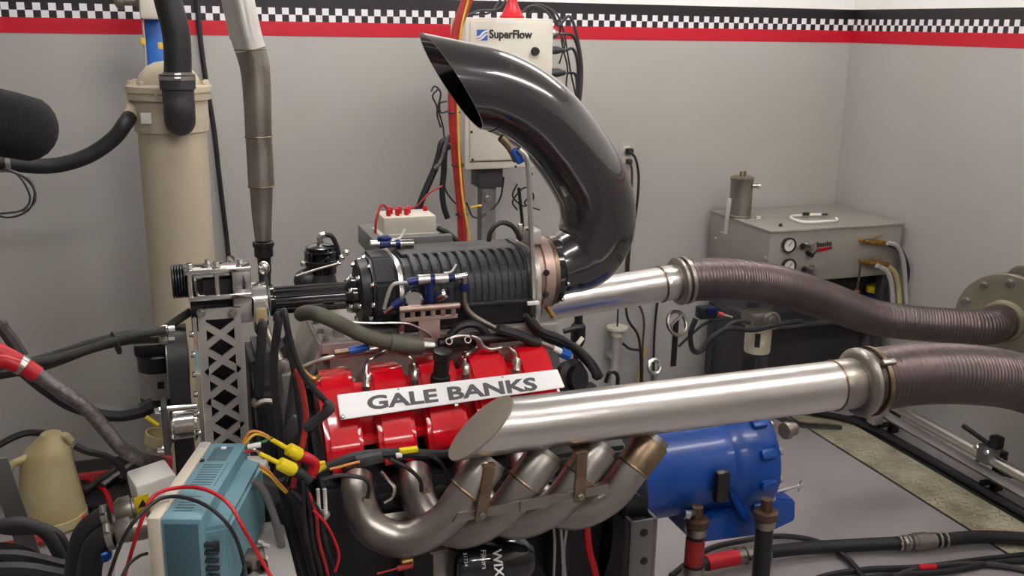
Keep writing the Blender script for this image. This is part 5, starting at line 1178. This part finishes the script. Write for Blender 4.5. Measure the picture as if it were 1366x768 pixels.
# big paired hoses at lower left and cables
WB = 1.80
dh = thing('paired_hose', 'thick black hose with clamped end into the white manifold box, upper', 'hose', 'pair of thick hoses at the white manifold box')
add('hose', tube(pts(WB, (146, 690), (135, 694), (116, 710), (106, 740), (100, 800)), .023, 18), 'rubber', dh)
clamp(dh, at(142, 691, WB), (1, 0, .2), .024, .012)
dh = thing('paired_hose', 'thick black hose with clamped end into the white manifold box, lower', 'hose', 'pair of thick hoses at the white manifold box')
add('hose', tube(pts(WB-.05, (151, 715), (142, 716), (128, 728), (120, 755), (116, 810)), .022, 18), 'rubber', dh)
clamp(dh, at(147, 715.5, WB-.05), (1, 0, .2), .023, .012)
mbx = thing('manifold_box', 'white box with orange warning label behind the teal instrument', 'box')
pm = at(196, 690, WB)
add('body', box(pm+V((.02, .04, .0)), (.075, .08, .15), .006, rotm(0, -.12, .25)), 'white_plastic', mbx)
pl_ = at(187, 668, WB-.012)
add('warning_label', box(pl_+V((.004, -.004, -.005)), (.026, .002, .036), .0003, rotm(0, -.12, .25)), 'yellow', mbx, label='orange yellow warning label')
add('warning_sign', prism([(-.008, -.008), (.008, -.008), (0, .008)], pl_+V((.004, -.0058, -.002)), (1, .25, 0), (.1, 0, 1), (0, -.0006, 0)), 'ink_black', mbx)
for py, yy in ((684, WB-.0), (712, WB-.05)):
    p = at(163, py, yy); add('union', lathe(p+V((-.013, 0, 0)), (1, .1, .1), [(0, .02), (.01, .028), (.03, .028), (.032, .022), (.06, .022)], 12), 'steel_dull', mbx)
add('bottom_fitting', join(*[lathe(at(176+i*9, 742+i*5, WB-.05), (1, -.3, .5), [(0, .012), (.012, .016), (.03, .016), (.034, .01)], 10) for i in range(3)]), 'white_plastic', mbx)
add('leg', cyl(pm+V((.02, .04, -.07)), V((pm.x+.02, pm.y+.04, 0)), .015, seg=12), 'steel_dull', mbx)
for i, (A, r) in enumerate((([(-30, 690), (10, 705), (60, 706), (85, 730), (90, 800)], .014), ([(-40, 745), (20, 742), (70, 752), (100, 760)], .016), ([(-40, 762), (30, 760), (90, 770)], .018), ([(-30, 728), (15, 730), (40, 738), (60, 752)], .010))):
    cable('bench_hose', ['grey hose arching by the angle bar and jug', 'upper dark hose lying by the paired hoses', 'lower dark hose lying by the paired hoses', 'slim dark hose by the angle bar'][i], pts([2.18, 2.10, 2.05, 2.14][i], *A), r, 'rubber_grey' if i < 1 else 'rubber', 'hose')
bc = at(139, 742, WB-.05)
one('blue_plug', 'small bright blue cap between hose pair and the white box', 'cap', lathe(bc, (0, -.4, 1), [(0, .014), (.02, .014), (.022, .011)], 12), 'blue_bright')
one('grey_hose', 'mid grey hose looping over the angle bar by the jug', 'hose', tube(pts(2.15, (-20, 712), (5, 700), (35, 698), (62, 712), (78, 738), (90, 765)), .014, 12), 'rubber_grey')

# ================================================================== BENCH WITH OSCILLOSCOPE
ZB_ = .80
be = thing('instrument_bench', 'light grey metal bench under the teal instrument', 'bench')
add('top', span(-.135, .155, 1.05, 1.70, ZB_-.02, ZB_, .003), 'light_grey', be)
for x in (-.11, .12):
    for y in (1.09, 1.66): add('leg', span(x-.015, x+.015, y-.015, y+.015, 0, ZB_-.02, .002), 'dark_grey', be)
add('lower_shelf', span(-.12, .14, 1.08, 1.68, .20, .215, .002), 'dark_grey', be)
osc = thing('oscilloscope', 'teal and cream bench instrument with vent slots', 'oscilloscope')
ZS = .955
NL, FL_, FR = atz(194, 691, ZS), atz(267, 588, ZS), atz(327, 592, ZS)
u = V((FL_.x-NL.x, FL_.y-NL.y, 0)); Lu = u.length; u.normalize(); v = V((u.y, -u.x, 0))
def ob(u0, u1, v0, v1, z0, z1, bev=.004):
    s = box(((u0+u1)/2, (v0+v1)/2, (z0+z1)/2), (abs(u1-u0), abs(v1-v0), abs(z1-z0)), bev)
    return [NL.xy.to_3d()+u*p.x+v*p.y+V((0, 0, p.z)) for p in s[0]], s[1]
D1 = .086
add('front_bezel', ob(0, Lu, 0, .022, ZB_+.006, ZS, .005), 'cream_plastic', osc, label='cream front bezel')
add('body', ob(.001, Lu-.001, .021, D1, ZB_+.004, ZS-.0015, .006), 'teal', osc)
# lower rear section, stepped and tapering
poly = [(.008, D1-.01), (Lu-.008, D1-.01), (Lu-.03, D1+.034), (.028, D1+.034)]
add('rear_section', prism(poly, NL.xy.to_3d()+V((0, 0, ZB_+.008)), u, v, V((0, 0, ZS-ZB_-.034)), .006), 'teal', osc)
for i in range(9): add('vent_slot', ob(Lu*.40+i*.0095, Lu*.40+i*.0095+.0038, .034, .068, ZS-.004, ZS-.0009, .0008), 'teal_dark', osc)
for i in range(6): add('vent_slot', ob(Lu*.09+i*.0095, Lu*.09+i*.0095+.0038, .034, .064, ZS-.004, ZS-.0009, .0008), 'teal_dark', osc)
add('top_recess', ob(Lu*.72, Lu*.92, .034, .068, ZS-.004, ZS-.0008, .001), 'teal_dark', osc)
add('button', ob(Lu*.88, Lu*.91, .046, .056, ZS-.002, ZS+.0015, .001), 'white_plastic', osc)
add('latch', ob(Lu*.705, Lu*.73, .024, .031, ZS-.002, ZS+.0015, .0005), 'slot_dark', osc)
add('top_marking', ob(Lu*.90, Lu*.975, .005, .018, ZS-.001, ZS+.0004, .0002), 'light_grey', osc)
add('seam', ob(Lu*.39, Lu*.70, .0735, .0748, ZS-.003, ZS-.0008, .0003), 'teal_dark', osc)
# vents on the near end
for i in range(7): add('end_slot', ob(.004, .012, D1-.004, D1+.020, ZS-.052-i*.014, ZS-.046-i*.014, .001), 'slot_dark', osc)
add('end_panel', ob(.0005, .004, .026, D1-.006, ZB_+.012, ZS-.010, .002), 'teal_dark', osc)
add('end_window', ob(.006, .012, D1+.012, D1+.022, ZS-.062, ZS-.044, .001), 'slot_dark', osc)
for a_, b2 in ((.02, .03), (Lu-.04, .03), (.02, D1), (Lu-.04, D1)): add('foot', ob(a_, a_+.02, b2-.01, b2+.01, ZB_, ZB_+.008, .002), 'ink_black', osc)
# leads over it
cable('red_test_lead', 'red test lead arching over the teal instrument', [atz(160, 790, .80), atz(185, 705, .93), atz(205, 662, .965), atz(240, 650, .97), atz(275, 653, .97), atz(305, 672, .955), atz(325, 705, .92), atz(345, 740, .86), atz(365, 775, .82)], .0032, 'red_plastic', 'test lead')
cable('black_test_lead', 'black test lead arching over the teal instrument', [atz(138, 790, .80), atz(166, 715, .925), atz(200, 674, .962), atz(228, 662, .965), atz(262, 668, .965), atz(290, 685, .955), atz(312, 712, .92), atz(325, 750, .86), atz(331, 790, .83)], .0032, 'rubber', 'test lead')
cable('thin_black_lead', 'thin black lead curling at the lower beside the teal instrument', [atz(158, 780, .85), atz(170, 755, .87), atz(185, 742, .88), atz(196, 738, .89)], .0028, 'rubber', 'test lead')
# bench clutter beside the scope
one('white_module', 'white plastic module standing behind the teal instrument', 'module', box(atz(345, 668, ZB_)+V((0, .04, .035)), (.05, .04, .07), .004, rotm(0, 0, -.3)), 'white_plastic')
one('dark_relay', 'dark grey relay box beside the teal instrument', 'relay', box(at(353, 655, 1.76), (.055, .05, .05), .004, rotm(0, .5, 0)), 'dark_grey')
bnc = thing('bnc_adapter', 'metal adapter block with dark sockets near the teal instrument', 'adapter')
p = atz(338, 757, ZB_)
add('block', box(p+V((0, 0, .016)), (.04, .03, .03), .003), 'steel_dull', bnc)
for dx in (-.012, .014): add('socket', lathe(p+V((dx, -.014, .014)), (0, -1, -.1), [(0, .009), (.014, .009), (.014, .006), (.004, .005)], 14), 'ink_black', bnc)
for i, (px, py) in enumerate(((345, 722), (352, 726), (370, 724), (350, 742))):
    one('pale_screw', 'tiny pale screw lying loose on the grey bench', 'screw', cyl(atz(px, py, ZB_+.004), atz(px+7, py+2, ZB_+.004), .0035, seg=8), 'white_plastic', 'loose screws on the bench')
cable('grey_bench_cable', 'grey cable bowing down beside the teal instrument', pts(1.60, (338, 640), (352, 655), (366, 690), (376, 730), (388, 790)), .007, 'mid_grey')
# yellow clips
def clip(label, A, r, cm, tail):
    t = thing('test_clip', label, 'test clip', 'yellow test clips')
    cy_ = 1.60 if cm == 'red_plastic' else 1.57; P_ = pts(cy_, *A); d_ = (P_[1]-P_[0])
    add('nose', sweep([P_[0], P_[0]+d_*.55], .0042, 10), 'yellow', t)
    add('grip', lathe(P_[0]+d_*.5, d_, [(0, .006), (.004, .0115), (d_.length*.42, .0125), (d_.length*.5, .009)], 16), 'yellow', t)
    add('boot', sweep(smooth(pts(cy_, A[1], *tail), 4), .010, 12), cm, t)
    add('hook', tube([P_[0], P_[0]-d_*.12+V((0, 0, .004)), P_[0]-d_*.2], .0018, 6), 'zinc', t)
clip('yellow test clip with red boot beside the teal instrument', [(362, 586), (402, 608)], 0, 'red_plastic', [(412, 612), (420, 620), (414, 634)])
clip('yellow test clip with black boot beside the teal instrument', [(346, 605), (394, 628)], 0, 'rubber', [(402, 633), (412, 642)])
one('yellow_crimp', 'yellow crimp terminal at end of red boot', 'terminal', join(sweep(pts(1.60, (418, 630), (434, 620)), .006, 8), box(at(428, 618, 1.60), (.016, .008, .008), .002)), 'yellow')
for i, (A, c_, lb) in enumerate((
        ([(324, 590), (334, 576), (348, 577), (362, 585)], 'orange_wire', 'orange wire arching to upper yellow clip'),
        ([(326, 592), (338, 580), (350, 580), (364, 588)], 'yellow_wire', 'yellow wire arching to upper yellow clip'),
        ([(328, 597), (340, 592), (355, 588), (364, 583)], 'green_wire', 'green wire under the arching orange wire'),
        ([(326, 602), (340, 601), (350, 605)], 'red_plastic', 'short red wire into lower yellow clip'),
        ([(346, 621), (358, 628), (370, 642), (385, 658)], 'orange_wire', 'orange wire entering black sleeve below lower clip'),
        ([(348, 626), (362, 636), (374, 650), (388, 662)], 'yellow_wire', 'yellow wire entering black sleeve below lower clip'),
        ([(440, 626), (455, 622), (470, 618), (480, 616)], 'orange_wire', 'orange wire end reaching the grey connector'))):
    cable('harness_wire', lb, pts(1.60, *A), .0026, c_, 'wire', None, 6)
one('white_sleeve', 'white heat-shrink sleeve on green wire near upper clip', 'sleeve', sweep(pts(1.595, (330, 596), (348, 593)), .0045, 10), 'white_plastic')
one('black_sleeve', 'black heat-shrink sleeve joining the harness wires', 'sleeve', sweep(pts(1.60, (384, 655), (412, 680)), .0085, 12), 'rubber')
hcol = ['rubber', 'rubber', 'red_cable', 'rubber', 'copper_dirty', 'rubber', 'red_cable', 'rubber', 'braid', 'rubber']
for i in range(10):
    A = [(404+i*1.4, 640+i*3), (406+i*2.6, 680+i), (410+i*3.2-((i*7) % 5)*2, 720), (418+i*3.0, 760), (424+i*3, 800)]
    cable('loom_strand', {'rubber': 'black', 'red_cable': 'dark red', 'copper_dirty': 'brown', 'braid': 'pale grey'}[hcol[i]]+' strand in the wire loom hanging beside the bench', pts(1.56+.008*(i % 3), *A), .0034, hcol[i], 'wire', 'strands of the hanging wire loom', 6)
cable('red_loom_wire', 'bright red wire bowing out of the hanging wire loom', pts(1.54, (418, 680), (436, 700), (450, 730), (452, 745), (447, 762)), .0026, 'red_plastic', 'wire', None, 6)
for i, A in enumerate(([(360, 640), (372, 680), (382, 720), (400, 780)], [(376, 650), (386, 690), (396, 730), (410, 785)], [(352, 672), (368, 700), (386, 760), (392, 800)])):
    cable('black_loom', 'thick black loom cable behind coloured strands, '+['between its two neighbours', 'beside the strands', 'beside the grey bench cable'][i], pts([1.655, 1.63, 1.685][i], *((x+14, y) for x, y in A)), .009, 'rubber', 'cable', 'black loom cables')

# ================================================================== origins: base of each thing, middle of each part
bpy.context.view_layer.update()
NEW = {}
def wbb(o):
    P_ = [o.matrix_world @ V(c) for c in o.bound_box] if o.type == 'MESH' else []
    for ch in o.children: P_ += wbb(ch)
    return P_
objs = [o for o in bpy.data.objects if o.type in ('MESH', 'EMPTY')]
WL = {o: o.matrix_world.translation.copy() for o in objs}
for o in objs:
    if o.name in SHARED: NEW[o] = WL[o]; continue
    P_ = wbb(o) if not o.parent else [o.matrix_world @ V(c) for c in o.bound_box]
    if not P_: NEW[o] = WL[o]; continue
    mn = V([min(p[i] for p in P_) for i in range(3)]); mx = V([max(p[i] for p in P_) for i in range(3)])
    NEW[o] = V(((mn.x+mx.x)/2, (mn.y+mx.y)/2, mn.z if not o.parent else (mn.z+mx.z)/2))
for o in objs:
    if o.type == 'MESH' and o.name not in SHARED: o.data.transform(Matrix.Translation(-NEW[o]))
    o.location = NEW[o]-(NEW[o.parent] if o.parent else V())
